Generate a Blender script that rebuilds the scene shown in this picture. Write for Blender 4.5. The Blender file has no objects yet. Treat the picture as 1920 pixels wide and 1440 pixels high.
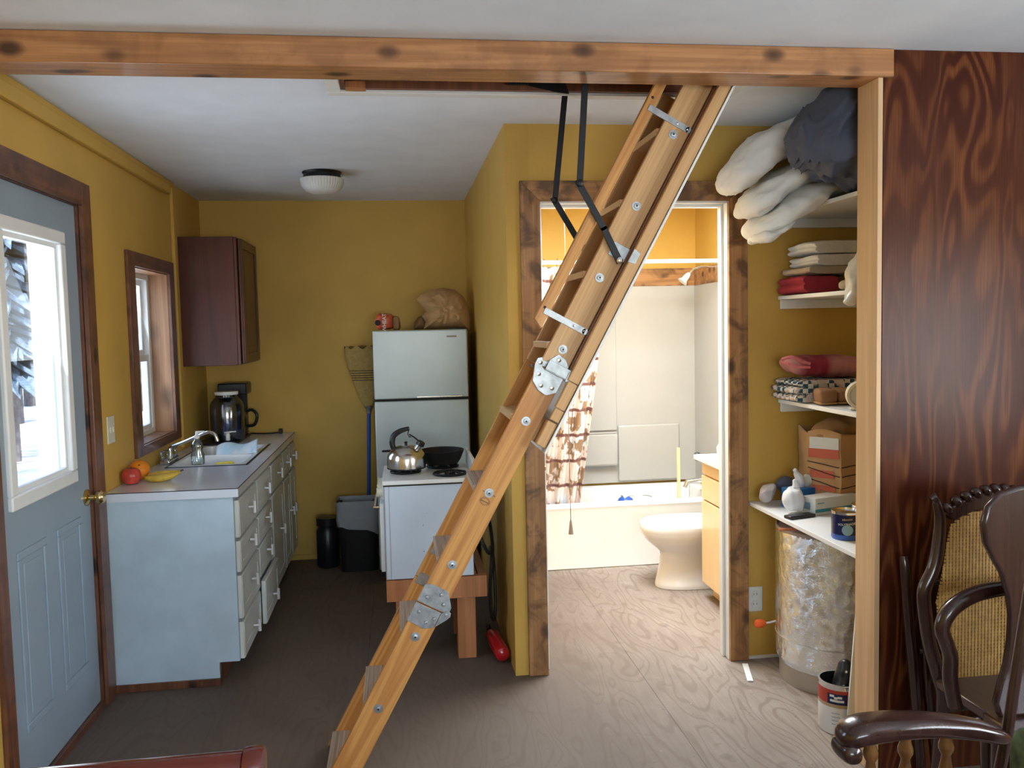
import bpy, bmesh, math, random
from mathutils import Vector, Matrix, noise
random.seed(4)
PI = math.pi
S = bpy.context.scene
COL = S.collection

# ------------------------------------------------------------------ camera
cam_d = bpy.data.cameras.new('camera'); cam_d.sensor_width = 36; cam_d.lens = 30.0
cam_d.clip_start = 0.02
cam = bpy.data.objects.new('camera', cam_d); COL.objects.link(cam)
YAW, PITCH, ROLL = (0.130845, 0.066951, -0.021764)
fw = Vector((math.sin(YAW)*math.cos(PITCH), math.cos(YAW)*math.cos(PITCH), -math.sin(PITCH)))
rt = Vector((math.cos(YAW), -math.sin(YAW), 0)); up = rt.cross(fw)
r2 = rt*math.cos(ROLL) + up*math.sin(ROLL); u2 = -rt*math.sin(ROLL) + up*math.cos(ROLL)
cam.matrix_world = Matrix(((r2.x, u2.x, -fw.x, 0), (r2.y, u2.y, -fw.y, 0), (r2.z, u2.z, -fw.z, 1.56), (0, 0, 0, 1)))
S.camera = cam

# ------------------------------------------------------------------ view, world, lights
vs = S.view_settings
vs.view_transform = 'Standard'; vs.look = 'None'; vs.gamma = 1.0; vs.use_curve_mapping = False
vs.exposure = 0.0
world = bpy.data.worlds.new('sky'); S.world = world; world.use_nodes = True
wn = world.node_tree; wn.nodes.clear()
sky = wn.nodes.new('ShaderNodeTexSky'); sky.sky_type = 'NISHITA'; sky.sun_disc = False
sky.sun_elevation = math.radians(38); sky.sun_rotation = math.radians(120)
bg = wn.nodes.new('ShaderNodeBackground'); bg.inputs[1].default_value = 1.0
wo = wn.nodes.new('ShaderNodeOutputWorld')
wn.links.new(sky.outputs[0], bg.inputs[0]); wn.links.new(bg.outputs[0], wo.inputs[0])

def light(name, kind, loc, aim, energy, color, size=(1, 1)):
    d = bpy.data.lights.new(name, kind); d.energy = energy; d.color = color
    if kind == 'AREA':
        d.shape = 'RECTANGLE'; d.size, d.size_y = size
    if kind == 'SUN': d.angle = math.radians(0.6)
    if kind == 'POINT': d.shadow_soft_size = size[0]
    o = bpy.data.objects.new(name, d); COL.objects.link(o); o.location = loc
    o.rotation_euler = (Vector(aim) - Vector(loc)).to_track_quat('-Z', 'Y').to_euler()
    return o
light('sunlight', 'SUN', (-1.3, -9, 9), (0, 0, 0), 13.0, (1, .96, .9))
# daylight entering through the windows of the front room (outside this view) and of the bathroom, plus an added bathroom fill
light('right_window_snow_bounce', 'AREA', (3.15, .35, 1.35), (1.6, .9, 2.45), 66, (.84, .93, 1.0), (1.6, .9))
light('right_window_sky', 'AREA', (3.16, .35, 1.6), (0, 1.2, 1.2), 4, (.55, .78, 1.0), (1.6, .9))
light('front_window_snow_bounce', 'AREA', (.6, -2.54, 1.35), (.6, -1.3, 2.35), 82, (.80, .93, 1.0), (1.9, .9))
light('front_window_sky', 'AREA', (.6, -2.56, 1.6), (.2, 2, 1.0), 3, (.55, .78, 1.0), (1.9, .9))
light('bathroom_window_daylight', 'AREA', (2.11, 4.95, 1.55), (.7, 4.4, .3), 6, (.95, .98, 1.0), (.65, .8))
light('bathroom_ceiling_fill', 'AREA', (1.25, 4.3, 2.41), (1.25, 4.3, 0), 118, (.86, .94, 1.0), (.9, .9))  # added unseen fill under the closed bathroom ceiling
light('door_daylight', 'AREA', (-1.30, 3.26, 1.47), (0, 3.26, 1.95), 7, (.78, .90, 1.0), (.42, .84))
light('kitchen_window_daylight', 'AREA', (-1.34, 4.70, 1.45), (0, 4.8, 1.75), 2, (.72, .86, 1.0), (.56, .84))

# ------------------------------------------------------------------ materials
def new_mat(name):
    m = bpy.data.materials.new(name); m.use_nodes = True
    nt = m.node_tree; b = nt.nodes['Principled BSDF']
    return m, nt, b
def coords(nt, scale=(1, 1, 1), rot=(0, 0, 0), kind='Object'):
    tc = nt.nodes.new('ShaderNodeTexCoord'); mp = nt.nodes.new('ShaderNodeMapping')
    mp.inputs['Scale'].default_value = scale; mp.inputs['Rotation'].default_value = rot
    nt.links.new(tc.outputs[kind], mp.inputs[0]); return mp.outputs[0]
def noise_tex(nt, vec, scale, detail=3, rough=.5, dist=0):
    n = nt.nodes.new('ShaderNodeTexNoise'); n.inputs['Scale'].default_value = scale
    n.inputs['Detail'].default_value = detail; n.inputs['Roughness'].default_value = rough
    n.inputs['Distortion'].default_value = dist
    nt.links.new(vec, n.inputs['Vector']); return n.outputs['Fac']
def ramp(nt, fac, stops):
    r = nt.nodes.new('ShaderNodeValToRGB'); e = r.color_ramp.elements
    while len(e) < len(stops): e.new(.5)
    for i, (p, c) in enumerate(stops):
        e[i].position = p
        e[i].color = (c, c, c, 1) if isinstance(c, (int, float)) else (*c, 1)
    nt.links.new(fac, r.inputs[0]); return r.outputs[0]
def math_n(nt, op, a, b=None):
    n = nt.nodes.new('ShaderNodeMath'); n.operation = op
    for i, v in enumerate((a, b)):
        if v is None: continue
        if isinstance(v, (int, float)): n.inputs[i].default_value = v
        else: nt.links.new(v, n.inputs[i])
    return n.outputs[0]
def mix(nt, fac, a, b, mode='MIX'):
    n = nt.nodes.new('ShaderNodeMix'); n.data_type = 'RGBA'; n.blend_type = mode
    for k, v in ((0, fac), (6, a), (7, b)):
        if isinstance(v, (int, float)): n.inputs[k].default_value = v
        elif isinstance(v, tuple): n.inputs[k].default_value = (*v, 1)
        else: nt.links.new(v, n.inputs[k])
    return n.outputs[2]
def bump(nt, b, h, strength=.2, dist=.01):
    n = nt.nodes.new('ShaderNodeBump'); n.inputs['Strength'].default_value = strength
    n.inputs['Distance'].default_value = dist
    nt.links.new(h, n.inputs['Height']); nt.links.new(n.outputs[0], b.inputs['Normal'])
def plain(name, col, rough=.5, metal=0, var=.06, vscale=6, bmp=0, bscale=60, coat=0, spec=.5, alpha=None, trans=0, ior=1.45):
    m, nt, b = new_mat(name)
    v = coords(nt); n = noise_tex(nt, v, vscale, 3)
    lo = tuple(c*(1-var*1.5) for c in col); hi = tuple(min(1, c*(1+var)) for c in col)
    nt.links.new(ramp(nt, n, [(.3, lo), (.7, hi)]), b.inputs['Base Color'])
    b.inputs['Roughness'].default_value = rough; b.inputs['Metallic'].default_value = metal
    b.inputs['Coat Weight'].default_value = coat; b.inputs['Coat Roughness'].default_value = .12
    b.inputs['Specular IOR Level'].default_value = spec; b.inputs['IOR'].default_value = ior
    b.inputs['Transmission Weight'].default_value = trans
    if alpha is not None: b.inputs['Alpha'].default_value = alpha
    if bmp: bump(nt, b, noise_tex(nt, v, bscale, 4), bmp, .005)
    return m
def wood(name, light_c, dark_c, axis=2, ring=9, rs=5.0, along=.5, rough=.5, coat=0, knots=0, mottled=0, contrast=1.0, off=0.0):
    m, nt, b = new_mat(name)
    sc = [rs]*3; sc[axis] = along
    v = coords(nt, tuple(sc))
    n = noise_tex(nt, v, 1.0, 1.5, .45, .1)
    w = math_n(nt, 'SINE', math_n(nt, 'MULTIPLY', n, ring*6.28))
    mid = tuple((a+c)/2 for a, c in zip(light_c, dark_c))
    base = ramp(nt, math_n(nt, 'ADD', math_n(nt, 'MULTIPLY', w, .5*contrast), .5), [(0, light_c), (.55, tuple(.7*a+.3*c for a, c in zip(light_c, dark_c))), (1, mid)])
    s2 = [140]*3; s2[axis] = 3
    f = noise_tex(nt, coords(nt, tuple(s2)), 1, 2)
    col = mix(nt, math_n(nt, 'MULTIPLY', ramp(nt, f, [(.35, 1.0), (.6, 0.0)]), .35), base, dark_c)
    if mottled:
        mo = noise_tex(nt, coords(nt, (1, 1, 1)), 7, 4, .6, .6)
        col = mix(nt, math_n(nt, 'MULTIPLY', ramp(nt, mo, [(.46, 0.0), (.62, 1.0)]), mottled), col, tuple(c*.45 for c in dark_c))
    if knots:
        s3 = [1]*3; s3[axis] = .6
        vo = nt.nodes.new('ShaderNodeTexVoronoi'); vo.inputs['Scale'].default_value = knots
        nt.links.new(coords(nt, tuple(s3)), vo.inputs['Vector'])
        kk = ramp(nt, vo.outputs['Distance'], [(.10, 1.0), (.17, .7), (.27, 0.0)])
        col = mix(nt, kk, col, tuple(c*.28 for c in dark_c))
    nt.links.new(col, b.inputs['Base Color'])
    b.inputs['Roughness'].default_value = rough; b.inputs['Coat Weight'].default_value = coat
    b.inputs['Coat Roughness'].default_value = .15
    bump(nt, b, f, .12, .002)
    return m
M = {}
M['yellow'] = plain('yellow_wall_paint', (.58, .36, .075), .62, var=.05, vscale=3, bmp=.12, bscale=90)
M['ceiling'] = plain('ceiling_paint', (.75, .79, .85), .8, var=.03, bmp=.1, bscale=120)
M['white'] = plain('white_paint', (.78, .79, .79), .4, var=.03)
M['whitegloss'] = plain('white_enamel', (.80, .81, .80), .22, var=.02)
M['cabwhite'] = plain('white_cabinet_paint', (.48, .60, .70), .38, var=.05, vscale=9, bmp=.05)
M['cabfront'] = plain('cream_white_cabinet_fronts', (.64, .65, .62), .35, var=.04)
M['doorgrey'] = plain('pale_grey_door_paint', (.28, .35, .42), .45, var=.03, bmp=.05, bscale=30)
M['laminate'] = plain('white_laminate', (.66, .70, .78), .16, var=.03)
M['beamwood'] = wood('stained_knotty_pine', (.52, .245, .095), (.26, .10, .035), 0, 7, 13, .5, .42, .25, knots=9, mottled=.3)
M['postwood'] = wood('light_post_pine', (.68, .45, .25), (.50, .30, .15), 2, 6, 8, .5, .5)
M['casing'] = wood('brown_stained_casing', (.44, .22, .08), (.19, .08, .025), 2, 6, 12, .6, .48, .15, knots=9, mottled=.85)
M['casingx'] = wood('brown_stained_casing_level', (.44, .22, .08), (.19, .08, .025), 0, 6, 12, .6, .48, .15, knots=9, mottled=.85)
M['redcasing'] = wood('dark_red_brown_casing', (.20, .075, .035), (.07, .025, .015), 2, 6, 12, .6, .4, .25, knots=9, mottled=.5)
M['redcasingy'] = wood('dark_red_brown_casing_level', (.20, .075, .035), (.07, .025, .015), 1, 6, 12, .6, .4, .25, knots=9, mottled=.5)
M['reveal'] = wood('window_reveal_pine', (.42, .22, .11), (.2, .09, .04), 2, 6, 7, .5, .5, .1, knots=4)
M['ladder'] = wood('ladder_pine', (.64, .32, .09), (.38, .13, .025), 2, 7, 15, .8, .5, .1, contrast=1.5)
M['ladder2'] = wood('ladder_pine_fine', (.64, .38, .17), (.48, .26, .10), 2, 12, 22, .25, .5, .1, contrast=.9)
M['ladderdark'] = wood('attic_trim_red_wood', (.24, .09, .04), (.12, .04, .02), 2, 6, 9, .4, .5)
M['tread'] = wood('worn_tread_pine', (.52, .42, .33), (.20, .13, .09), 1, 12, 40, .2, .7, 0, contrast=1.3)
M['stand'] = wood('orange_stained_stand', (.50, .20, .075), (.26, .09, .03), 2, 6, 8, .5, .45, .2, knots=5)
M['vanity'] = wood('honey_vanity_wood', (.86, .64, .36), (.78, .54, .26), 2, 6, 5, .5, .4, .2, contrast=.5)
M['cherry'] = wood('dark_cherry_cabinet', (.11, .022, .012), (.05, .011, .007), 2, 5, 6, .5, .34, .1)
M['redbar'] = wood('glossy_red_cherry', (.14, .016, .009), (.08, .008, .006), 0, 5, 9, .6, .12, .8)
M['chair'] = wood('very_dark_chair_wood', (.045, .018, .014), (.02, .008, .007), 2, 6, 9, .5, .22, .35)
M['chairgold'] = wood('worn_turned_wood', (.26, .12, .035), (.10, .04, .015), 2, 6, 9, .5, .22, .4)
M['seat'] = wood('plain_seat_wood', (.06, .025, .018), (.03, .012, .009), 1, 6, 9, .5, .3, .3)
M['tubwhite'] = plain('fibreglass_white', (.84, .84, .82), .25, var=.015)
M['surround'] = plain('cream_surround', (.42, .41, .38), .22, var=.015)
M['porcelain'] = plain('porcelain', (.84, .84, .86), .08, var=.01, coat=.3)
M['chrome'] = plain('chrome', (.75, .76, .78), .14, 1, var=.03)
M['steel'] = plain('brushed_steel', (.62, .60, .58), .2, 1, var=.08)
M['satin'] = plain('satin_nickel', (.80, .80, .82), .35, .5)
M['zinc'] = plain('zinc_plate', (.42, .44, .46), .42, .85, var=.16, vscale=45)
M['brass'] = plain('brass', (.72, .52, .22), .2, 1)
M['blackmetal'] = plain('black_painted_steel', (.012, .012, .015), .4, .2, bmp=.1)
M['black'] = plain('black_plastic', (.012, .012, .014), .32)
M['iron'] = plain('cast_iron', (.010, .010, .012), .42, .3, bmp=.25, bscale=120)
M['darkgap'] = plain('dark_recess', (.015, .013, .012), .8)
M['fridgeside'] = plain('black_appliance_side', (.018, .018, .02), .5)
M['fridge'] = plain('fridge_enamel', (.56, .64, .66), .24, var=.03, bmp=.04, bscale=160)
M['stovewhite'] = None
M['blueplastic'] = plain('blue_plastic', (.03, .10, .42), .35)
M['navy'] = plain('navy_can_paint', (.010, .018, .09), .22)
M['bluecan'] = plain('blue_can_band', (.04, .11, .42), .25)
M['lightblue'] = plain('pale_blue_print', (.22, .38, .50), .4)
M['tan'] = plain('tan_print', (.42, .33, .20), .5)
M['redpaint'] = plain('extinguisher_red', (.50, .012, .018), .22, coat=.5)
M['redlabel'] = plain('red_label', (.42, .05, .03), .5)
M['yellowlabel'] = plain('yellow_label', (.55, .42, .06), .5)
M['paperwhite'] = plain('white_paper', (.74, .76, .80), .7, bmp=.2, bscale=25)
M['greypaper'] = plain('grey_paper', (.42, .38, .38), .8, bmp=.3, bscale=30)
M['tissuebox'] = plain('tissue_box_card', (.66, .68, .66), .5)
M['teal'] = plain('teal_print', (.05, .30, .34), .5)
M['bluecard'] = plain('blue_card', (.015, .14, .42), .5)
M['brownbag'] = plain('brown_paper', (.50, .30, .14), .8, var=.12, bmp=.5, bscale=14)
M['brownbagdark'] = plain('dark_brown_paper', (.33, .18, .08), .8, var=.14, bmp=.5, bscale=14)
M['redprint'] = plain('faded_red_print', (.52, .12, .07), .7)
M['pillow'] = plain('white_cotton', (.78, .77, .74), .85, var=.04, vscale=9, bmp=.35, bscale=16)
M['towel'] = plain('white_terry', (.76, .74, .71), .95, var=.06, vscale=20, bmp=.6, bscale=170)
M['tantowel'] = plain('tan_terry', (.46, .36, .27), .95, bmp=.6, bscale=170)
M['redtowel'] = plain('crimson_terry', (.36, .03, .05), .95, var=.15, bmp=.6, bscale=170)
M['pinkcloth'] = plain('pink_cloth', (.60, .17, .18), .9, var=.2, vscale=30, bmp=.5, bscale=60)
M['duvet'] = plain('slate_blue_duvet', (.085, .10, .155), .85, var=.15, vscale=9, bmp=.45, bscale=22)
M['plasticbag'] = plain('white_plastic_bag', (.78, .80, .80), .35, bmp=.5, bscale=18)
M['shoe'] = plain('brown_suede', (.26, .13, .06), .8, var=.15, bmp=.2)
M['clockface'] = plain('clock_face', (.60, .62, .60), .4)
M['cream'] = plain('cream_plastic', (.66, .63, .50), .4)
M['outlet'] = plain('white_outlet', (.70, .74, .74), .35)
M['orange'] = plain('orange_peel', (.85, .26, .015), .42, bmp=.3, bscale=220)
M['apple'] = plain('apple_skin', (.62, .07, .05), .3, var=.3, vscale=18)
M['banana'] = plain('banana_skin', (.62, .42, .06), .5, var=.15, vscale=30)
M['orangeplug'] = plain('orange_plug', (.85, .13, .02), .4)
M['copper'] = plain('copper_tube', (.80, .30, .16), .3, .6)
M['galv'] = plain('galvanised_skirt', (.50, .47, .43), .45, .6, var=.1)
M['lidgrey'] = plain('tank_lid_paint', (.33, .27, .25), .5, .2, var=.12)
M['snow'] = plain('pale_dusty_ground', (.80, .76, .72), .9, var=.2, vscale=2)
M['bark'] = plain('bark', (.10, .095, .10), .9, var=.3, vscale=14, bmp=.6, bscale=20)
M['foliage'] = plain('conifer_foliage', (.15, .21, .27), .8, var=.4, vscale=5)
M['strawbrown'] = plain('broom_straw', (.42, .28, .09), .9, var=.1, vscale=60, bmp=.5, bscale=120)
M['sponge'] = plain('yellow_sponge', (.80, .66, .10), .9, bmp=.5, bscale=150)
M['cloth_green'] = plain('green_print', (.09, .13, .06), .8, var=.4, vscale=30)
M['blacklettering'] = plain('brown_ink', (.16, .10, .06), .7)
M['rubber'] = plain('black_rubber_cord', (.015, .015, .017), .5)
def glass(name, col, rough=.02, alpha=.25, tint=.9, refl=.8):
    m, nt, b = new_mat(name); nt.nodes.remove(b)
    out = nt.nodes['Material Output']
    tr = nt.nodes.new('ShaderNodeBsdfTransparent'); tr.inputs[0].default_value = (*col, 1)
    gl = nt.nodes.new('ShaderNodeBsdfGlossy'); gl.inputs['Roughness'].default_value = rough
    gl.inputs[0].default_value = (tint, tint, tint, 1)
    fr = nt.nodes.new('ShaderNodeFresnel'); fr.inputs[0].default_value = 1.45
    mx = nt.nodes.new('ShaderNodeMixShader')
    f = math_n(nt, 'ADD', math_n(nt, 'MULTIPLY', fr.outputs[0], refl), alpha*.1)
    nt.links.new(f, mx.inputs[0]); nt.links.new(tr.outputs[0], mx.inputs[1]); nt.links.new(gl.outputs[0], mx.inputs[2])
    nt.links.new(mx.outputs[0], out.inputs[0]); return m
M['glass'] = glass('window_glass', (.97, .98, 1.0), alpha=0, refl=.3)
M['jugplastic'] = glass('clear_blue_tinted_plastic', (.34, .47, .62), .14, 1.3)
M['soap'] = glass('clear_bottle_plastic', (.72, .82, .84), .08, 1.5)
M['binliner'] = plain('translucent_bin_liner', (.50, .54, .60), .3, bmp=.6, bscale=16, alpha=.75)
M['lampglass'] = plain('ribbed_opal_glass', (.66, .67, .66), .25)

def foil():
    m, nt, b = new_mat('foil_insulation')
    b.inputs['Metallic'].default_value = 1; b.inputs['Roughness'].default_value = .13
    b.inputs['Base Color'].default_value = (.82, .89, .97, 1)
    v = coords(nt, (1, 1, 1)); n = noise_tex(nt, v, 26, 6, .75, .8)
    n2 = noise_tex(nt, coords(nt, (1, 1, 2.5)), 70, 3, .6, .5)
    bump(nt, b, math_n(nt, 'ADD', n, math_n(nt, 'MULTIPLY', n2, .3)), .42, .012); return m
M['foil'] = foil()
def stove():
    m, nt, b = new_mat('worn_white_enamel')
    v = coords(nt); n = noise_tex(nt, v, 4, 4)
    base = ramp(nt, n, [(.3, (.52, .62, .74)), (.7, (.60, .69, .80))])
    sp = noise_tex(nt, v, 26, 3, .5)
    nt.links.new(mix(nt, ramp(nt, sp, [(.72, 0.0), (.76, 1.0)]), base, (.12, .08, .06)), b.inputs['Base Color'])
    b.inputs['Roughness'].default_value = .3; return m
M['stovewhite'] = stove()
def plyfloor():
    m, nt, b = new_mat('worn_plywood_floor')
    v = coords(nt, (5.5, 1.3, 1))
    n = noise_tex(nt, v, 1.0, 1.6, .45, .5)
    w = math_n(nt, 'SINE', math_n(nt, 'MULTIPLY', n, 75))
    ln = ramp(nt, math_n(nt, 'ADD', math_n(nt, 'MULTIPLY', w, .5), .5), [(.0, 0.0), (.75, 0.05), (.95, 1.0)])
    patch = noise_tex(nt, coords(nt), 2.2, 3)
    base = ramp(nt, patch, [(.3, (.40, .335, .285)), (.7, (.56, .49, .43))])
    col = mix(nt, math_n(nt, 'MULTIPLY', ln, .45), base, (.19, .125, .095))
    gr = noise_tex(nt, coords(nt, (90, 5, 1)), 1, 3)
    col = mix(nt, math_n(nt, 'MULTIPLY', ramp(nt, gr, [(.4, 1.0), (.62, 0.0)]), .28), col, (.26, .19, .14))
    st = noise_tex(nt, coords(nt), 9, 4, .6, .3)
    col = mix(nt, math_n(nt, 'MULTIPLY', ramp(nt, st, [(.60, 0.0), (.72, 1.0)]), .6), col, (.16, .12, .10))
    st2 = noise_tex(nt, coords(nt), 55, 2, .5)
    col = mix(nt, math_n(nt, 'MULTIPLY', ramp(nt, st2, [(.70, 0.0), (.75, 1.0)]), .7), col, (.13, .09, .08))
    st3 = noise_tex(nt, coords(nt, (1, 1.4, 1)), 34, 2, .5)
    col = mix(nt, ramp(nt, st3, [(.765, 0.0), (.78, 1.0)]), col, (.70, .67, .64))
    # trodden-in dirt of the kitchen side (left of the partition), then painted dimness of the hall
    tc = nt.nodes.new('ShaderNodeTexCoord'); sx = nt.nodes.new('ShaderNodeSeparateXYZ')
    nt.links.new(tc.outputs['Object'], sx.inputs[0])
    d1 = math_n(nt, 'ADD', sx.outputs[0], math_n(nt, 'MULTIPLY', st, .35))
    dirt = ramp(nt, math_n(nt, 'ADD', math_n(nt, 'MULTIPLY', d1, .5), .5), [(.46, 1.0), (.82, 0.0)])
    col = mix(nt, math_n(nt, 'MULTIPLY', dirt, .80), col, (.085, .058, .040))
    worn = ramp(nt, math_n(nt, 'MULTIPLY', math_n(nt, 'ADD', sx.outputs[1], math_n(nt, 'MULTIPLY', st, .5)), .1), [(.37, 1.0), (.41, 0.0)])  # hall side of the doorway: dimmer light painted into the floor colour
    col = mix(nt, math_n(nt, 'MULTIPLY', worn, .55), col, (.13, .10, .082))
    nt.links.new(col, b.inputs['Base Color']); b.inputs['Roughness'].default_value = .62; b.inputs['Specular IOR Level'].default_value = .22
    bump(nt, b, gr, .08, .002); return m
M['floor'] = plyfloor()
def plypanel():
    m, nt, b = new_mat('dark_stained_plywood')
    v = coords(nt, (4.6, 1, .95))
    n = noise_tex(nt, v, 1.0, 2.2, .5, .35)
    w = math_n(nt, 'SINE', math_n(nt, 'MULTIPLY', n, 85))
    base = ramp(nt, math_n(nt, 'ADD', math_n(nt, 'MULTIPLY', w, .5), .5), [(.15, (.055, .012, .005)), (.5, (.085, .021, .008)), (.72, (.135, .040, .012)), (1, (.17, .055, .017))])
    n3 = noise_tex(nt, coords(nt, (3, 1, .8)), 1.3, 2)
    col = mix(nt, ramp(nt, n3, [(.35, 1.0), (.62, 0.0)]), base, (.085, .025, .012))
    g = noise_tex(nt, coords(nt, (160, 1, 5)), 1, 2)
    col = mix(nt, math_n(nt, 'MULTIPLY', ramp(nt, g, [(.4, 1.0), (.6, 0.0)]), .35), col, (.04, .012, .008))
    nt.links.new(col, b.inputs['Base Color']); b.inputs['Roughness'].default_value = .30
    b.inputs['Specular IOR Level'].default_value = .13
    bump(nt, b, g, .1, .002); return m
M['panel'] = plypanel()
def cane():
    m, nt, b = new_mat('woven_cane')
    nt.links.new(ramp(nt, noise_tex(nt, coords(nt, (1, 1, 1)), 60, 2), [(.3, (.40, .22, .06)), (.7, (.56, .33, .10))]), b.inputs['Base Color'])
    b.inputs['Roughness'].default_value = .5; return m
M['cane'] = cane()
def curtain():
    m, nt, b = new_mat('cabin_print_shower_curtain')
    v = coords(nt)
    wv = nt.nodes.new('ShaderNodeTexWave'); wv.bands_direction = 'Z'; wv.inputs['Scale'].default_value = 1.9
    wv.inputs['Distortion'].default_value = .6; wv.inputs['Detail Scale'].default_value = 4; nt.links.new(v, wv.inputs[0])
    n = noise_tex(nt, coords(nt, (1, 1, .8)), 16, 3, .55, .4)
    n2 = noise_tex(nt, v, 5, 2)
    col = ramp(nt, n2, [(.3, (.52, .43, .40)), (.5, (.64, .55, .50)), (.62, (.56, .60, .66)), (.72, (.40, .46, .20)), (.8, (.62, .46, .24))])
    col = mix(nt, ramp(nt, n, [(.53, 0.0), (.57, 1.0)]), col, (.25, .155, .09))
    col = mix(nt, ramp(nt, wv.outputs['Fac'], [(.94, 0.0), (.985, 1.0)]), col, (.15, .07, .06))
    nt.links.new(col, b.inputs['Base Color']); b.inputs['Roughness'].default_value = .45; return m
M['curtain'] = curtain()
def afghan():
    m, nt, b = new_mat('crocheted_check')
    ck = nt.nodes.new('ShaderNodeTexChecker'); ck.inputs['Scale'].default_value = 42
    ck.inputs[1].default_value = (.72, .66, .60, 1); ck.inputs[2].default_value = (.03, .10, .14, 1)
    nt.links.new(coords(nt, (1, 1, 1.2)), ck.inputs[0])
    n = noise_tex(nt, coords(nt), 22, 2)
    nt.links.new(mix(nt, ramp(nt, n, [(.5, 0.0), (.56, 1.0)]), ck.outputs[0], (.66, .54, .48)), b.inputs['Base Color'])
    b.inputs['Roughness'].default_value = .95
    bump(nt, b, noise_tex(nt, coords(nt), 110, 2), .8, .01); return m
M['afghan'] = afghan()
def stripes(name, a, c, sc=14):
    m, nt, b = new_mat(name)
    n = noise_tex(nt, coords(nt, (1.6, .4, .3)), sc, 1)
    nt.links.new(ramp(nt, n, [(.4, a), (.5, tuple((p+q)/2 for p, q in zip(a, c))), (.62, c)]), b.inputs['Base Color'])
    b.inputs['Roughness'].default_value = .95; bump(nt, b, noise_tex(nt, coords(nt), 90, 2), .4, .006); return m
M['fleece'] = stripes('striped_fleece', (.26, .02, .045), (.46, .20, .19), 9)
M['dishcloth'] = stripes('blue_dish_cloth', (.50, .70, .80), (.72, .80, .84), 16)
M['bread'] = plain('orange_red_wrapper', (.62, .11, .05), .35, var=.25, vscale=30, bmp=.3, bscale=30)
M['white_lettering'] = plain('white_lettering', (.72, .68, .62), .5)

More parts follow.
